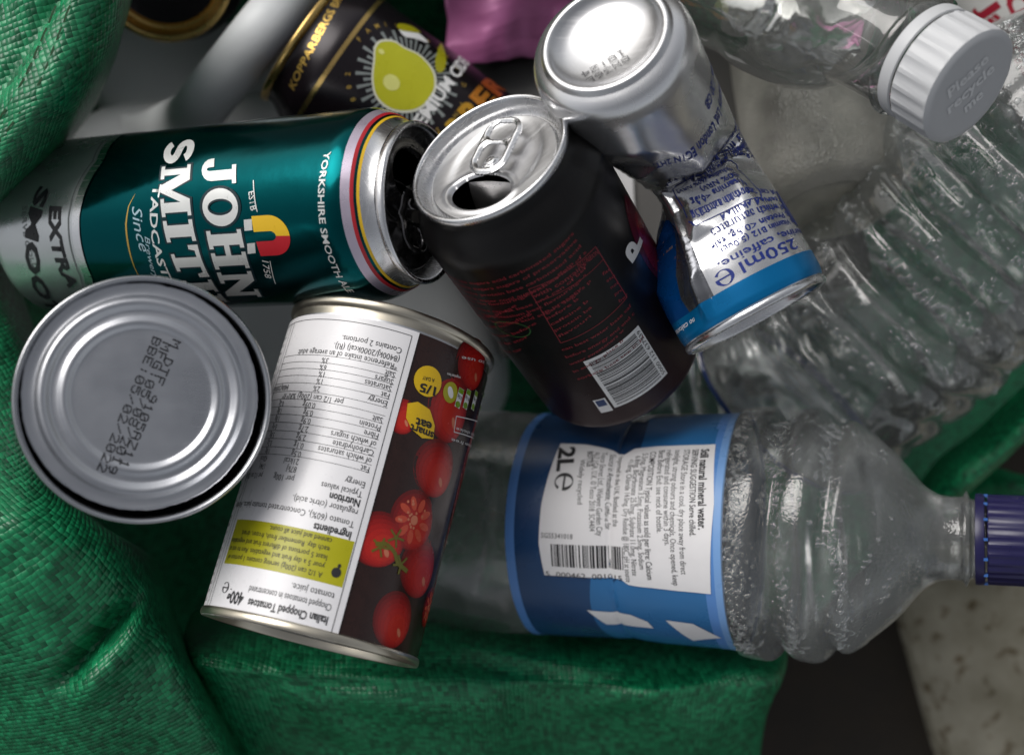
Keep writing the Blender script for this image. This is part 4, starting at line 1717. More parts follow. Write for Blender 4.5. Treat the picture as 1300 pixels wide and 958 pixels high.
ul("Red bull company Ltd, London EC1N 2HT.", -42, 25, 56, 2.6, bold=.015)
ul("(02), PO Box 120 GB", -42, 19.5, 30, 2.5, bold=.015)
for k, (s_, w_) in enumerate((("from natural sources", 38), ("as used in this product", 42), ("be consumed with exceeding", 44), ("Vitamin B6 Panto", 44), ("Glucose, Acidity Regulator Citric acid", 48),
                              ("Sodium carbonates, Flavourings", 52), ("Hibiscus, Caffeine, Vitamins (Niacin)", 52), ("Acidity Regulator, Colours, Vitamin B12", 54))):
    ul(s_, -40, 37 + k * 3.6, w_ * 1.1, 2.5, bold=.015)
pr.stroke([(-18, 68), (8, 68), (10, 70), (10, 86), (8, 88), (-18, 88), (-20, 86), (-20, 70)], .4, True)
for k, s_ in enumerate(("of which salt 0.25g", "Vitamins <0.3g", "(80% NRV)", "including (60% NRV)")):
    ul(s_, -16, 84 - k * 3.8, (24, 22, 16, 25)[k], 2.5, bold=.015)
for k, (s_, w_) in enumerate((("<0.5g, Vitamin B12 (5.0ug)", 34), ("<0.5g, Protein <0.5g, salt", 36), ("15g of which saturates", 34), ("Best served chilled.", 30), ("end of can. Store in a cool", 34))):
    ul(s_, -36, 98 - k * 3.4, w_ * 1.2, 2.4, bold=.015)
ul("taurine, caffeine.", -36, 102.5, 44, 3.2, bold=.01)
ul("250ml", -22, vb - 7.0, 24, 5.0, bold=.01)
pr.emark(8, vb - 4.6, 3.4)
for k in range(14):
    an = k * 2 * math.pi / 14
pr.ell(-33, 92, 4.5, 9)
pr.build("small_print", .14, BLUET, body, 1.2)
pr = Print(XC)
pr.stroke([(-33 + 2.8 * math.cos(k * .52), 92 + 6 * math.sin(k * .52)) for k in range(12)], .5, True)
pr.build("pale_counter", .2, SILVER_INK, body, 1.2)
pr = Print(XC)
pr.text("no calories", 26, vb + 3.4, 2.9, sx=.9)
pr.build("white_lettering", .2, WHITE_INK, band, 1.2)


# ------------------------------------------------------------------ clear bottles
def drops(name, surf, parent, n, dens, r0, r1, m, u_rng, v_rng, seed=1):
    rnd = random.Random(seed)
    V, F = [], []
    c = 0
    tries = 0
    while c < n and tries < n * 40:
        tries += 1
        u, v = rnd.uniform(*u_rng), rnd.uniform(*v_rng)
        if rnd.random() > dens(u, v):
            continue
        r = r0 + (r1 - r0) * rnd.random() ** 3
        k = len(V)
        ring = []
        for j, (rr, hh) in enumerate(((1, -.05), (.78, .42), (.36, .66))):
            for i in range(7):
                a = 2 * math.pi * i / 7
                V.append(surf.pt(u + r * rr * math.cos(a), v + r * rr * math.sin(a), r * hh))
        V.append(surf.pt(u, v, r * .72))
        for j in range(2):
            for i in range(7):
                F.append((k + j * 7 + i, k + j * 7 + (i + 1) % 7, k + (j + 1) * 7 + (i + 1) % 7, k + (j + 1) * 7 + i))
        for i in range(7):
            F.append((k + 14 + i, k + 14 + (i + 1) % 7, k + 21))
        c += 1
    o = mesh_obj(name, V, F, m, parent)
    o['kind'] = 'stuff'
    return o


def drop_mat():
    m, nt, N, L, b = nodes_of("water_drops")
    N.remove(b)
    tr = N.new("ShaderNodeBsdfTransparent")
    tr.inputs[0].default_value = (.97, .98, .98, 1)
    gl = N.new("ShaderNodeBsdfGlossy")
    gl.inputs['Roughness'].default_value = .06
    gl.inputs[0].default_value = (1, 1, 1, 1)
    lw = N.new("ShaderNodeLayerWeight")
    lw.inputs['Blend'].default_value = .45
    m1 = N.new("ShaderNodeMixShader")
    L.new(lw.outputs['Facing'], m1.inputs[0])
    L.new(tr.outputs[0], m1.inputs[1])
    L.new(gl.outputs[0], m1.inputs[2])
    df = N.new("ShaderNodeBsdfDiffuse")
    df.inputs[0].default_value = (.75, .77, .77, 1)
    m2 = N.new("ShaderNodeMixShader")
    m2.inputs[0].default_value = .05
    L.new(m1.outputs[0], m2.inputs[1])
    L.new(df.outputs[0], m2.inputs[2])
    L.new(m2.outputs[0], N["Material Output"].inputs[0])
    return m


DROP = drop_mat()


def cap_mesh(r, h, ribs, z0, n=None, depth=.35, rim=.9, top=True):
    """ribbed screw cap, mm"""
    n = n or ribs * 4
    V, F = [], []
    prof = [(r - .5, z0), (r, z0 + .4), (r, z0 + h - 2.0), (r - .35, z0 + h - .9), (r - rim - .3, z0 + h - .1), (r - rim - 1.6, z0 + h), (r * .45, z0 + h), (.01, z0 + h)]
    for j, (rr, z) in enumerate(prof):
        for i in range(n):
            a = 2 * math.pi * i / n
            q = rr - (depth if (i % 4) in (0, 1) and j in (1, 2) else 0)
            V.append((q * math.sin(a), -q * math.cos(a), z))
    for j in range(len(prof) - 1):
        for i in range(n):
            F.append((j * n + i, j * n + (i + 1) % n, (j + 1) * n + (i + 1) % n, (j + 1) * n + i))
    return V, F


# water bottle in front
W0, W1 = P(690, 663, -.062), P(1240, 684, -.002)
d = (W1 - W0).normalized()
WO = W0 - d * .075
M = frame(WO, d, Vector((0, 0, CAM_H)) - (W0 + W1) / 2)
WN = (W1 - WO).length * 1000       # where the cap starts
t = thing("water_bottle", "big clear two litre water bottle with blue label and dark blue cap, fogged inside", "bottle", M)
lv0 = 75.0
prof = [(0, 30), (1.5, 37), (5, 42.5), (11, 45.5), (16, 46), (30, 45), (34, 43.6), (38, 45), (52, 46), (58, 46), (70, 45.2), (lv0, 44.6), (lv0 + 36, 44.2), (lv0 + 41, 43.2),
        (lv0 + 46, 44.2), (lv0 + 80, 45.2), (lv0 + 84, 47.8), (lv0 + 90, 48.6), (lv0 + 95, 48.3), (lv0 + 99, 45.4), (lv0 + 103, 47.2), (lv0 + 110, 48.2), (lv0 + 114, 47.2),
        (lv0 + 118, 44.4), (lv0 + 121, 44.6), (lv0 + 126, 42.2), (lv0 + 133, 36.6), (lv0 + 141, 29.0), (WN - 19, 20.0), (WN - 15, 17.0), (WN - 12, 15.6), (WN - 5, 15.3), (WN - 4.4, 17.4), (WN - 2.6, 17.4),
        (WN - 2, 14.5), (WN + 4, 14.5)]
prof = smooth_prof([(r, v) for v, r in prof], 4)
prof = [(v, r) for r, v in prof]
WR = 45.0


def wdent(th, v):
    k = max(0, min(1, (WN - 25 - v) / 30))
    q = .5 * fbm(math.sin(th) * 1.6, math.cos(th) * 1.6, v * .03, 2) * k
    # waisted grooves meander round the shoulder
    if lv0 + 84 < v < lv0 + 130:
        q += .5 * math.sin(th * 3 + v * .05)
        wv = v + 3.5 * math.sin(th * 2.0 + .4)
        q -= 2.6 * math.exp(-((wv - (lv0 + 99)) / 2.6) ** 2) + 2.6 * math.exp(-((wv - (lv0 + 118)) / 2.6) ** 2)
    if lv0 < v < lv0 + 84:
        q -= 1.0 * math.exp(-((v - lv0 - 40 + 1.5 * math.sin(th * 2)) / 4) ** 2) * (.5 + .5 * math.cos(th * 2 + .8))
        q += .25 * fbm(th * 2.5, v * .04, 3.0, 1)
    return q


WS = Surf(prof, WR, M, dent=wdent)
PET = clear_plastic("fogged_clear_plastic", (.94, .955, .95), .21, (.62, .64, .63), .16, 45, .15, .06)
V, F = tube(WS, 0, WN + 3, 128, 190)
shell = mesh_obj("shell", V, F, PET, t)
V, F = lathe([(30, 0), (24, 2), (12, 7), (.01, 9)], 48)
mesh_obj("base", V, [tuple(reversed(f)) for f in F], PET, t)
uv = WS.uv
BL_D = mat("deep_blue_label", (.012, .055, .155), .30, 0, .3, 30, .08, .25, 70)
BL_M = mat("mid_blue_label", (.03, .165, .40), .30, 0, .1, 30, .08, .25, 70)
BL_L = mat("light_blue_label", (.10, .26, .62), .32, 0, .04)
BL_L2 = mat("pale_blue_label", (.19, .37, .70), .32, 0, .04)
e0, e1 = lv0 + .5, lv0 + 83.5
V, F = tube(WS, e0, e1, 200, 120, off=.18)
lab = mesh_obj("label", V, F, BL_D, t)
pr = Print(WS)
for i in range(96):
    u0, u1 = -144 + 3 * i, -141 + 3 * i
    m0, m1 = e0 + 40 - 6 * math.sin(u0 * .05) - u0 * .09, e0 + 40 - 6 * math.sin(u1 * .05) - u1 * .09
    pr.poly([(u0, m0), (u1, m1), (u1, e1 - 6), (u0, e1 - 6)])
pr.build("mid_blue_field", .27, BL_M, lab, 1.4)
for nm, a, b, m_ in (("label_edge", e0, e0 + 3.6, BL_L), ("label_edge", e1 - 7.0, e1 - 3.4, BL_L), ("label_edge", e1 - 3.4, e1, BL_L2)):
    V, F = tube(WS, a, b, 200, 6, off=.36)
    mesh_obj(nm, V, F, m_, lab)
pr = Print(WS)
pr.pxpoly([(712, 563), (745, 564), (778, 569), (792, 574), (806, 568), (835, 566), (909, 566), (907, 640), (903, 752), (860, 749), (810, 744), (798, 742), (788, 735), (770, 734), (691, 730),
           (684, 690), (687, 640), (697, 600)])
pan = pr.build("white_panel", .62, PAPER, lab, 1.4)
for q4 in ([(800, 529), (818, 535), (835, 527), (925, 517), (860, 514), (770, 520)], [(745, 774), (800, 780), (822, 789), (830, 797), (770, 792)],
           [(845, 787), (880, 791), (916, 808), (880, 812)]):
    pr = Print(WS)
    pr.pxpoly(q4)
    pr.build("white_patch", .62, PAPER, lab, 1.4)
pr = Print(WS)
T_ = [("Still natural mineral water.", (891, 572), (887, 672), 3.0, .03), ("SERVING SUGGESTION Serve chilled.", (880, 572), (876, 680), 2.3, .012),
      ("STORAGE Store in a cool, dry place away from direct", (869, 572), (865, 728), 2.3, 0), ("sunlight, strong odours and chemicals. Once opened, keep", (858, 572), (855, 742), 2.3, 0),
      ("refrigerated and consume within 3 days.", (847, 572), (844, 692), 2.3, 0), ("Best Before End: see neck of bottle.", (837, 572), (834, 676), 2.3, 0),
      ("COMPOSITION Typical values as sold per litre: Calcium", (826, 573), (822, 735), 2.3, .008), ("5.5mg, Magnesium 3.5mg, Potassium 2.5mg, Sodium", (816, 575), (812, 722), 2.2, 0),
      ("6.8mg, Bicarbonate 25.0mg, Sulphate 11.0mg, Nitrate", (807, 578), (803, 730), 2.2, 0), ("<1.0mg, Chloride 14.0mg, Dry Residue @ 180C, pH at source", (798, 582), (795, 738), 2.2, 0),
      ("Imported in the U.K. Bottled at the", (784, 576), (777, 668), 2.2, 0), ("Source in Armathwaite, Cumbria for", (774, 574), (767, 672), 2.2, 0),
      ("Tesco Stores Ltd., Welwyn Garden City", (764, 573), (757, 680), 2.2, 0), ("AL7 1GA, U.K. \u00a9 Tesco 2018. SC4404", (755, 573), (748, 674), 2.2, 0),
      ("BOTTLE", (746, 573), (745, 592), 2.2, .02), ("Widely recycled", (737, 583), (733, 640), 2.0, 0)]
for s_, a, b, h_, bo in T_:
    pr.line(s_, a, b, h_, bold=bo)
pr.line("2L", (711, 568), (707, 598), 6.2, bold=.035, res=4)
c_ = uv(716, 609)
pr.emark(c_[0] + .6, c_[1], 3.7)
pr.line("SGS5341018", (687, 682), (727, 684), 1.9)
pr.line("5  000462  001015", (693, 731), (790, 737), 2.1)
a, b = uv(699, 690), uv(793, 728)
pr.bars(a[0], a[1], b[0] - 1.5, b[1], 30, 9, along='v')
pr.build("lettering", .74, INK_BLACK, pan, 1.5)
CAPB = mat("dark_blue_cap_plastic", (.012, .010, .062), .32, 0, .06, 200, .05)
V, F = cap_mesh(16.3, 14.5, 30, WN + 3.6)
cap = mesh_obj("cap", V, F, CAPB, t, sharp=25)
V, F = lathe([(15.2, WN - .6), (16.5, WN - .4), (16.7, WN + 1), (16.4, WN + 2.6), (15.6, WN + 2.8)], 72)
mesh_obj("tamper_ring", V, F, CAPB, cap, sharp=40)
V, F = [], []
for k in range(14):
    a = 2 * math.pi * k / 14
    c = Vector((16.2 * math.sin(a), -16.2 * math.cos(a), WN + 3.1))
    n0 = len(V)
    for dx in (-.5, .5):
        for dy in (-.5, .5):
            for dz in (-.7, .7):
                V.append(tuple(c + Vector((dx, dy, dz))))
    F += [tuple(n0 + i for i in f) for f in ((0, 1, 3, 2), (4, 6, 7, 5), (0, 4, 5, 1), (2, 3, 7, 6), (1, 5, 7, 3), (0, 2, 6, 4))]
br = mesh_obj("cap_bridges", V, F, mat("blue_bridge_plastic", (.02, .10, .35), .3), cap, smooth=False)
br['kind'] = 'stuff'


def wd(u, v):
    q = (v - lv0)
    k = math.exp(-((q - 87) / 3.5) ** 2) + .9 * math.exp(-((q - 103 - 2.5 * math.sin(u * .05)) / 2.6) ** 2) + .9 * math.exp(-((q - 121 - 2.5 * math.sin(u * .05)) / 2.4) ** 2)
    return min(1, k + .035) * max(0, math.cos(u / 62)) ** .6 * (.5 + .5 * max(0, fbm(u * .06, v * .06, 1.5, 2) + .6))


drops("condensation", WS, shell, 2300, wd, .22, 1.15, DROP, (-55, 55), (lv0 + 84, lv0 + 150), 3)
drops("condensation", WS, shell, 900, lambda u, v: .5, .2, .5, DROP, (-55, 30), (lv0 - 45, lv0 - 2), 4)

# big ribbed bottle at the right, deeper in the bag
R0, R1 = P(1010, 505, -.105), P(1400, 120, -.015)
d = (R1 - R0).normalized()
RO = R0 - d * .012
M = frame(RO, d, Vector((-.1, .1, 1)))
RS_R = 54.0
rp = [(0, 36), (3, 46), (10, 52), (20, 54)]
for k in range(8):
    z = 28 + k * 17
    rp += [(z, 54), (z + 5, 53.6), (z + 8.5, 51.2), (z + 12, 53.4)]
rp += [(168, 54), (190, 46), (215, 30), (230, 16), (245, 14)]
rp = [(v, r) for r, v in smooth_prof([(r, v) for v, r in rp], 4)]


def rdent(th, v):
    x, y = math.sin(th), math.cos(th)
    q = 3.4 * fbm(x * 1.3, y * 1.3, v * .018, 2) + .7 * fbm(x * 3, y * 3, v * .05, 2)
    q -= 5.0 * math.exp(-((v - 95 - 10 * math.sin(th * 2)) / 12) ** 2) * max(0, math.cos(th + .3)) ** 2
    q -= 3.5 * max(0, abs(fbm(x * 1.8 + 3, y * 1.8, v * .022, 2)) - .08)
    return q * max(0, min(1, v / 15)) * max(0, min(1, (240 - v) / 30))


RS = Surf(rp, RS_R, M, dent=rdent)
t = thing("ribbed_bottle", "large crumpled clear bottle with ribs and many water drops, right of the crushed can", "bottle", M)
PET2 = clear_plastic("crumpled_clear_plastic", (.94, .95, .945), .21, (.58, .60, .595), .12, 30, .06, .05)
V, F = tube(RS, 0, 244, 150, 200)
sh2 = mesh_obj("shell", V, F, PET2, t)
V, F = lathe([(36, 0), (28, 3), (14, 9), (.01, 11)], 48)
mesh_obj("base", V, [tuple(reversed(f)) for f in F], PET2, t)
V, F = tube(RS, 5.5, 8.5, 96, 3, off=.4)
mesh_obj("blue_band", V, F, mat("blue_band_plastic", (.004, .05, .30), .35), t)


def rd(u, v):
    k = (v - 28) % 17
    return (math.exp(-((k - 3) / 2.4) ** 2) * .9 + .08) * max(0, min(1, (v - 40) / 50)) * (.3 + .7 * max(0, fbm(u * .05, v * .05, 4.5, 2) + .5))


drops("condensation", RS, sh2, 2600, rd, .3, 1.5, DROP, (-70, 70), (30, 190), 5)

# clear bottle with the white ribbed cap, top right
K0, K1 = P(985, -28, .006), P(1168, 76, .048)
d = (K1 - K0).normalized()
KL = (K1 - K0).length * 1000
M = frame(K0, d, Vector((0, 0, 1)))
t = thing("milk_bottle", "smooth clear bottle with white ribbed screw cap reading please recycle me", "bottle", M)
kp = [(-90, 30), (-70, 33), (-30, 33.5), (0, 33.5), (12, 33.2), (24, 31.5), (34, 27.5), (41, 22.5), (45, 19.6), (KL - 6, 18.8), (KL - 3, 18.6), (KL - 2.4, 20.4), (KL - .6, 20.4), (KL, 18), (KL + 6, 17.5)]
kp = [(v, r) for r, v in smooth_prof([(r, v) for v, r in kp], 5)]
KS = Surf(kp, 33.0, M, dent=lambda th, v: (.9 * fbm(math.sin(th) * 1.4, math.cos(th) * 1.4, v * .02, 2) - .8 * max(0, math.sin(v * .1 + th)) ** 6) * max(0, min(1, (40 - v) / 20)))
PET3 = clear_plastic("smooth_clear_plastic", (.90, .91, .895), .12, (.46, .47, .45), .06, 30, .0, .05)
V, F = tube(KS, -90, KL + 5, 128, 120)
sh3 = mesh_obj("shell", V, F, PET3, t)
V, F = lathe([(30, -90), (15, -87), (.01, -86)], 48)
mesh_obj("base", V, [tuple(reversed(f)) for f in F], PET3, t)
CAPW = mat("white_cap_plastic", (.56, .57, .585), .38, 0, .03, 200, .05)
V, F = cap_mesh(19.4, 15, 22, KL + 6.2, depth=.6, rim=1.6)
cap = mesh_obj("cap", V, F, CAPW, t, sharp=25)
V, F = lathe([(18.2, KL + .6), (19.2, KL + .8), (19.4, KL + 2), (19.2, KL + 5), (18.6, KL + 5.4)], 96)
mesh_obj("tamper_ring", V, F, CAPW, cap, sharp=40)
FL2 = Flat(M, KL + 21.2)
qd = M.inverted().to_3x3() @ Vector((.72, .72, 0))
an = math.atan2(qd.y, qd.x)
pr = Print(FL2)
for k, s_ in enumerate(("Please", "recycle", "me")):
    c, s2 = math.cos(an), math.sin(an)
    w_ = (17, 20, 8)[k]
    y = 4.6 - 6.4 * k
    pr.text(s_, -w_ / 2 * c - y * s2, -w_ / 2 * s2 + y * c, 4.2, rot=an, width=w_, bold=.03)
em = pr.build("embossed_lettering", .25, mat("white_cap_emboss", (.80, .81, .82), .35), cap)

# frosted bottle lying under the crushed can
H0, H1 = P(1055, 268, -.052), P(1010, 20, -.09)
d = (H1 - H0).normalized()
M = frame(H0, d, Vector((0, 0, 1)))
hp = [(0, 22), (1.2, 26), (4, 29), (9, 30.4), (16, 30.8), (60, 31), (100, 31)]
hp = [(v, r) for r, v in smooth_prof([(r, v) for v, r in hp], 4)]
HS = Surf(hp, 31.0, M, dent=lambda th, v: 1.0 * fbm(math.sin(th) * 1.5, math.cos(th) * 1.5, v * .02, 2))
t = thing("frosted_bottle", "milky frosted plastic bottle, its rounded foot showing between crushed can and ribbed bottle", "bottle", M)
FROST = clear_plastic("frosted_plastic", (.8, .8, .77), .62, (.72, .70, .64), .12, 40, .6, .25)
V, F = tube(HS, 0, 100, 96, 50)
sh4 = mesh_obj("shell", V, F, FROST, t)
V, F = lathe([(22, 0), (12, 2.5), (.01, 3.5)], 48)
mesh_obj("base", V, [tuple(reversed(f)) for f in F], FROST, t)
drops("condensation", HS, sh4, 700, lambda u, v: .3 + .7 * (u > -10), .2, .55, DROP, (-40, 44), (4, 95), 8)

# another clear bottle at the bottom, between the black can and the water bottle
N0, N1 = P(800, 520, -.125), P(1060, 470, -.12)
d = (N1 - N0).normalized()
M = frame(N0, d, Vector((0, 0, 1)))
np_ = [(0, 28), (2, 34), (8, 37)]
for k in range(7):
    np_ += [(14 + k * 11, 37.5), (18 + k * 11, 37), (21 + k * 11, 34.8)]
np_ += [(98, 37), (110, 35)]
np_ = [(v, r) for r, v in smooth_prof([(r, v) for v, r in np_], 3)]
NS = Surf(np_, 37.0, M, dent=lambda th, v: 1.2 * fbm(math.sin(th) * 1.5, math.cos(th) * 1.5, v * .03, 2))
t = thing("small_ribbed_bottle", "small ribbed clear bottle in shadow beneath the black can and the blue banded can end", "bottle", M)
PET4 = clear_plastic("dim_clear_plastic", (.86, .89, .89), .10, (.3, .31, .31), .3, 50, 0, .08)
V, F = tube(NS, 0, 110, 96, 80)
mesh_obj("shell", V, F, PET4, t)
V, F = lathe([(28, 0), (14, 6), (.01, 8)], 48)
mesh_obj("base", V, [tuple(reversed(f)) for f in F], PET4, t)


# ------------------------------------------------------------------ cider cans
def cider(label, O, axis, face, full):
    M = frame(O, axis, face)
    t = thing("cider_can", label, "drinks can", M, "black and gold cider cans")
    S = Surf(can_body_prof(115.5, 33.1, 27.6), 33.1, M)
    V, F = tube(S, 0, 113, 96, 70)
    body = mesh_obj("body", V, F, mat("glossy_black_can", (.012, .008, .011), .25, .35, .1, 60, .06) if full else CIDB, t)
    base_dome(t, 33.1, ALU)
    V, F = lathe(smooth_prof([(27.4, 112), (28.6, 112.8), (29.2, 114), (28.9, 115.2), (27.6, 115.6), (26.4, 114.6), (25.5, 110), (24, 108.6), (22.5, 110)], 3), 96)
    mesh_obj("rim", V, F, CGOLD, t)
    V, F = lathe([(22.6, 109.9), (21, 109.2), (.01, 109.2)], 72)
    mesh_obj("end_panel", V, F, CIDB, t)
    for v0, v1 in ((96.2, 98.0),):
        V, F = tube(S, v0, v1, 96, 3, off=.1)
        mesh_obj("gold_ring", V, F, CGOLD, body)
    return t, S, body


CGOLD = mat("gold_metal", (.62, .42, .15), .28, .95, .1, 90, .06)
CIDB = mat("glossy_black_can_side", (.012, .008, .011), .25, .35, .1, 60, .06)
ctop = P(384, 52, -.058)
cax = Vector((-.80, .56, .18)).normalized()
t, CI, body = cider("black cider can with yellow pear picture lying behind the teal can", ctop - cax * .1145, cax, Vector((-.02, -.02, 1)), True)
uv = CI.uv
pr = Print(CI)
pr.line("KOPPARBERGS BRYGGERI", (371, 118), (452, -30), 3.0, bold=.02)
cc = uv(518, 98)
for k in range(30):           # ring of small letters
    a = 2 * math.pi * k / 30
    ch = "FAMILY BREWED IN SWEDEN 1882  "[k]
    if ch != ' ':
        x, y = cc[0] + 22.5 * math.sin(a), cc[1] + 22.5 * math.cos(a)
        pr.text(ch, x, y, 2.0, rot=-a, bold=.01)
pr.build("gold_lettering", .1, GOLD_INK, body)
pr = Print(CI)
for k in range(48):
    a = 2 * math.pi * k / 48 + .05
    r0, r1 = 8, (17.5 if k % 2 else 20.5)
    pr.poly([(cc[0] + r0 * math.cos(a), cc[1] + r0 * math.sin(a)), (cc[0] + r1 * math.cos(a - .035), cc[1] + r1 * math.sin(a - .035)),
             (cc[0] + r1 * math.cos(a + .035), cc[1] + r1 * math.sin(a + .035))])
pr.build("ray_print", .1, mat("pale_grey_print", (.30, .33, .32), .35, .4), body)


def pear(grow, m_, off, pts):
    pr = Print(CI)
    U = [uv(*p) for p in pts]
    cu, cv = sum(u for u, v in U) / len(U), sum(v for u, v in U) / len(U)
    pr.poly([(cu + (u - cu) * grow, cv + (v - cv) * grow) for u, v in U])
    pr.build("pear_print_or_reflection", off, m_, body)


def closed(pts, k=5):
    n = len(pts)
    o = []
    for i in range(n):
        a, b, c, d = (Vector(pts[(i + q) % n]) for q in (-1, 0, 1, 2))
        for q in range(k):
            o.append(tuple(cr(a, b, c, d, q / k)))
    return o


pear_px = closed([(484, 54), (500, 54), (513, 62), (533, 72), (549, 92), (550, 114), (538, 132), (519, 140), (496, 137), (479, 122), (474, 100), (476, 76), (477, 62)])
pear(1.07, mat("pear_outline_print", (.70, .70, .58), .35), .16, pear_px)
pear(1.0, mat("pear_green_print", (.50, .50, .015), .3, 0, .06), .20, pear_px)
pr = Print(CI)
a = uv(497, 105)
pr.ell(a[0], a[1], 3.0, 3.4)
a = uv(484, 66)
pr.ell(a[0], a[1], 1.0, 1.3)
pr.build("printed_highlight", .25, mat("pear_light_print", (.72, .72, .22), .3), body)
pr = Print(CI)
pr.pxpoly(closed([(505, 33), (520, 36), (535, 46), (543, 55), (528, 50), (512, 46)]))
pr.build("printed_leaf", .22, WHITE_INK, body)
pr = Print(CI)
pr.pxpoly(closed([(505, 31), (520, 33), (533, 42), (518, 41), (506, 38)]))
pr.pxpoly(closed([(560, 56), (566, 75), (563, 90), (555, 92), (552, 80), (555, 66)]))
pr.build("printed_leaf", .26, mat("leaf_green_print", (.35, .33, .01), .3), body)
pr = Print(CI)
pr.line("PREMIUM CIDER", (520, 186), (602, 72), 5.0, bold=.03)
pr.build("white_lettering", .22, WHITE_INK, body)
WORDM = [mat("gold_letter_print_%d" % k, c, .3, .5) for k, c in enumerate(((.62, .36, .03), (.66, .34, .03), (.66, .24, .03), (.55, .12, .02), (.26, .10, .02)))]
for k, ch in enumerate("KOPPARBERG"):
    f0, f1 = k / 10, (k + .88) / 10
    pa, pb = (508, 268), (663, 88)
    pr = Print(CI)
    pr.line(ch, (pa[0] + (pb[0] - pa[0]) * f0, pa[1] + (pb[1] - pa[1]) * f0), (pa[0] + (pb[0] - pa[0]) * f1, pa[1] + (pb[1] - pa[1]) * f1), 8.5, bold=.05, res=3)
    pr.build("gold_letter", .22, WORDM[min(4, max(0, (k - 5)))], body)

O2 = P(205, -36, -.062)
ax2 = Vector((.06, -.5, .86)).normalized()
t, S2, body = cider("black cider can with gold rim at the top edge of the bag", O2 - ax2 * .1145, ax2, Vector((0, -.6, 1)), False)
pr = Print(S2)
a = S2.uv(128, -15)
pr.ell(-30, 92, 9, 10)
pr.build("pear_print_or_reflection", .15, mat("yellow_green_reflection", (.40, .42, .015), .3), body)  # yellow-green reflection beside the gold rim, painted on as an oval


# ------------------------------------------------------------------ white jug under the cans
HDPE = mat("white_jug_plastic", (.78, .80, .81), .42, 0, .05, 40, .06, .12, 180, spec=.4)


def rbox(name, dims, M, m, parent, bev, seg=5):
    bm = bmesh.new()
    bmesh.ops.create_cube(bm, size=1)
    for v in bm.verts:
        v.co = Vector((v.co.x * dims[0], v.co.y * dims[1], v.co.z * dims[2]))
    bmesh.ops.bevel(bm, geom=list(bm.edges), offset=bev, segments=seg, affect='EDGES', profile=.5)
    bmesh.ops.subdivide_edges(bm, edges=[e for e in bm.edges if e.calc_length() > .02], cuts=6, use_grid_fill=True)
    for v in bm.verts:
        n_ = v.co.normalized()
        v.co += n_ * (.0016 * fbm(v.co.x * 14, v.co.y * 14, v.co.z * 14, 2))
    me = bpy.data.meshes.new(name)
    bm.to_mesh(me)
    bm.free()
    me.materials.append(m)
    me.polygons.foreach_set('use_smooth', [True] * len(me.polygons))
    o = bpy.data.objects.new(name, me)
    COL.objects.link(o)
    o.parent = parent
    o.matrix_local = M
    return o


jc = P(372, 350, -.158)
t = thing("milk_jug", "white plastic jug with handle lying underneath the teal can", "jug", Matrix.Translation(jc))
rbox("body", (.205, .172, .085), Matrix.Rotation(RAD(4), 4, 'Z'), HDPE, t, .03, 6)
# shoulder with the recess under the handle
rel = P(235, 10, -.165) - jc
rbox("shoulder", (.15, .13, .05), Matrix.Translation(rel) @ Matrix.Rotation(RAD(-35), 4, 'Z'), HDPE, t, .022, 5)
path = [P(225, 205, -.118), P(238, 165, -.098), P(262, 128, -.080), P(300, 80, -.070), P(345, 24, -.066), P(392, -34, -.085), P(430, -90, -.10)]
V, F = [], []
fine = []
for i in range(len(path) - 1):
    a, b, c, d = path[max(0, i - 1)], path[i], path[i + 1], path[min(len(path) - 1, i + 2)]
    for q in range(8):
        fine.append(cr(a, b, c, d, q / 8))
n = 24
for i, p in enumerate(fine):
    a, b = fine[max(0, i - 1)], fine[min(len(fine) - 1, i + 1)]
    T = (b - a).normalized()
    X = T.cross(Vector((0, 0, 1))).normalized()
    Y = X.cross(T)
    f = i / len(fine)
    rx = .0115 + .022 * max(0, 1 - f / .28) ** 1.6
    ry = .010
    for k in range(n):
        an = 2 * math.pi * k / n
        V.append(tuple(p + X * rx * math.cos(an) + Y * ry * math.sin(an) - jc))
for i in range(len(fine) - 1):
    for k in range(n):
        F.append((i * n + k, i * n + (k + 1) % n, (i + 1) * n + (k + 1) % n, (i + 1) * n + k))
mesh_obj("handle", V, F, HDPE, t, scale=1)

# grey carton with a white sticker between the black can and the crushed can
GREYC = mat("grey_card", (.13, .125, .12), .6, 0, .1, 60)
gc = P(830, 235, -.125)
t = thing("grey_carton", "dark grey carton with white sticker, deep between black can and crushed can", "carton", Matrix.Translation(gc))
rbox("body", (.17, .13, .05), Matrix.Rotation(RAD(12), 4, 'Z'), GREYC, t, .004, 2)
V = [tuple(P(x, y, -.0985) - gc) for x, y in ((768, 196), (802, 196), (806, 268), (772, 266))]
V += [(x, y, z - .0006) for x, y, z in V]
mesh_obj("sticker", V, [(0, 3, 2, 1), (4, 5, 6, 7), (0, 1, 5, 4), (1, 2, 6, 5), (2, 3, 7, 6), (3, 0, 4, 7)], PAPER, t, smooth=False, scale=1)

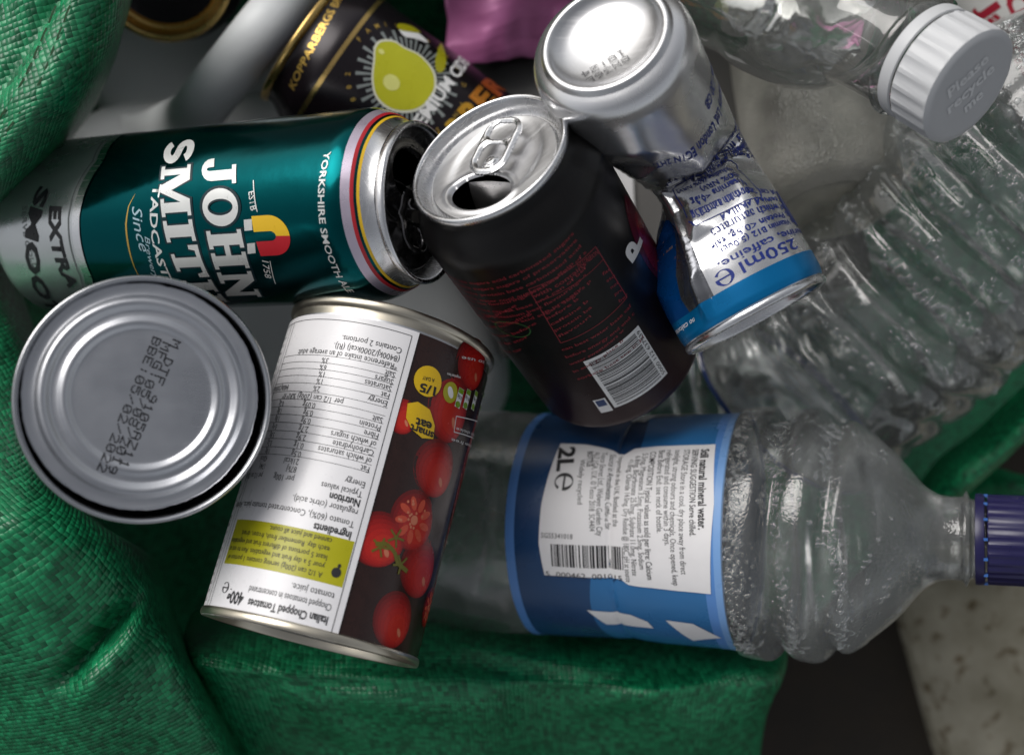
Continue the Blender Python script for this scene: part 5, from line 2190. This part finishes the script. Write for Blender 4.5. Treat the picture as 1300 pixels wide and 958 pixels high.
# magenta snack packet
MAG = mat("magenta_foil", (.50, .15, .35), .34, .15, .12, 30, .08)
V, F, = [], []
org = P(640, 0, -.075)
nx, ny = 80, 64
for j in range(ny + 1):
    for i in range(nx + 1):
        px, py = 566 + 205 * i / nx, -112 + 190 * j / ny
        x, y = i / nx, j / ny
        z = -.088 + .012 * math.sin(math.pi * x) * math.sin(math.pi * y)
        a = fbm(x * 2.2 + 3, y * 2.2, 1.0, 3)
        z += .009 * (abs(fbm(x * 1.5 + 3, y * 1.5, 1.0, 1)) * 2 - .4) + .002 * a
        z += .00005 * math.sin((x * .6 + y * 3) * 36)
        V.append(tuple(P(px + 8 * fbm(y * 3, 2.0, 1.0), py + 8 * fbm(x * 3, 7.0, 1.0), z) - org))
for j in range(ny):
    for i in range(nx):
        F.append((j * (nx + 1) + i, (j + 1) * (nx + 1) + i, (j + 1) * (nx + 1) + i + 1, j * (nx + 1) + i + 1))
pk = thing("snack_packet", "shiny magenta crisp packet, crumpled, behind the pear cider can", "packet", Matrix.Translation(org))
o = mesh_obj("wrapper", V, F, MAG, pk, scale=1)
so = o.modifiers.new("thickness", 'SOLIDIFY')
so.thickness = .0004


class PackS:
    M = Matrix.Translation(org)

    def pt(s, u, v, off=0):
        i, j = (u - 540) / 215 * nx, (v + 112) / 190 * ny
        a = Vector(V[max(0, min(len(V) - 1, int(round(j)) * (nx + 1) + int(round(i))))]) * 1000
        p = (P(u, v, a.z / 1000 + org.z) - org) * 1000
        return (p.x, p.y, a.z + .5)


pr = Print(PackS())
pr.poly([(690, -40), (745, -40), (748, 22), (716, 18), (694, 8)])
pr.build("silver_patch", 0, SILVER_INK, o, 4)
pr = Print(PackS())
for px, py, a, b in ((650, 40, 7, 9), (664, 52, 10, 6), (676, 58, 8, 5), (640, 32, 5, 7), (690, 66, 9, 6)):
    pr.ell(px, py, a, b, .5)
pr.build("dark_print", 0, INK_BLACK, o, 4)

# white label with red old-style letters at the top right corner
lc = P(1285, 30, -.055)
M = frame(P(1250, -60, -.075), (P(1380, 110, -.075) - P(1250, -60, -.075)), Vector((0, 0, 1)))
t = thing("labelled_bottle", "white wrapped bottle with red old-style lettering in the top right corner", "bottle", M)
LS = Surf([(-60, 31), (130, 31)], 31, M, dent=lambda th, v: .5 * fbm(th * 2, v * .03, 1, 2))
V, F = tube(LS, -60, 130, 96, 40)
body = mesh_obj("body", V, F, mat("white_film_label", (.62, .62, .60), .35), t)
uv = LS.uv
pr = Print(LS)
pr.line("Old", (1272, -2), (1318, 66), 7.5, bold=.04, res=3)
pr.line("Jamaica", (1240, 8), (1345, 160), 7.5, bold=.035, res=3)
pr.build("red_lettering", .1, mat("red_letter_print", (.34, .01, .03), .4), body)
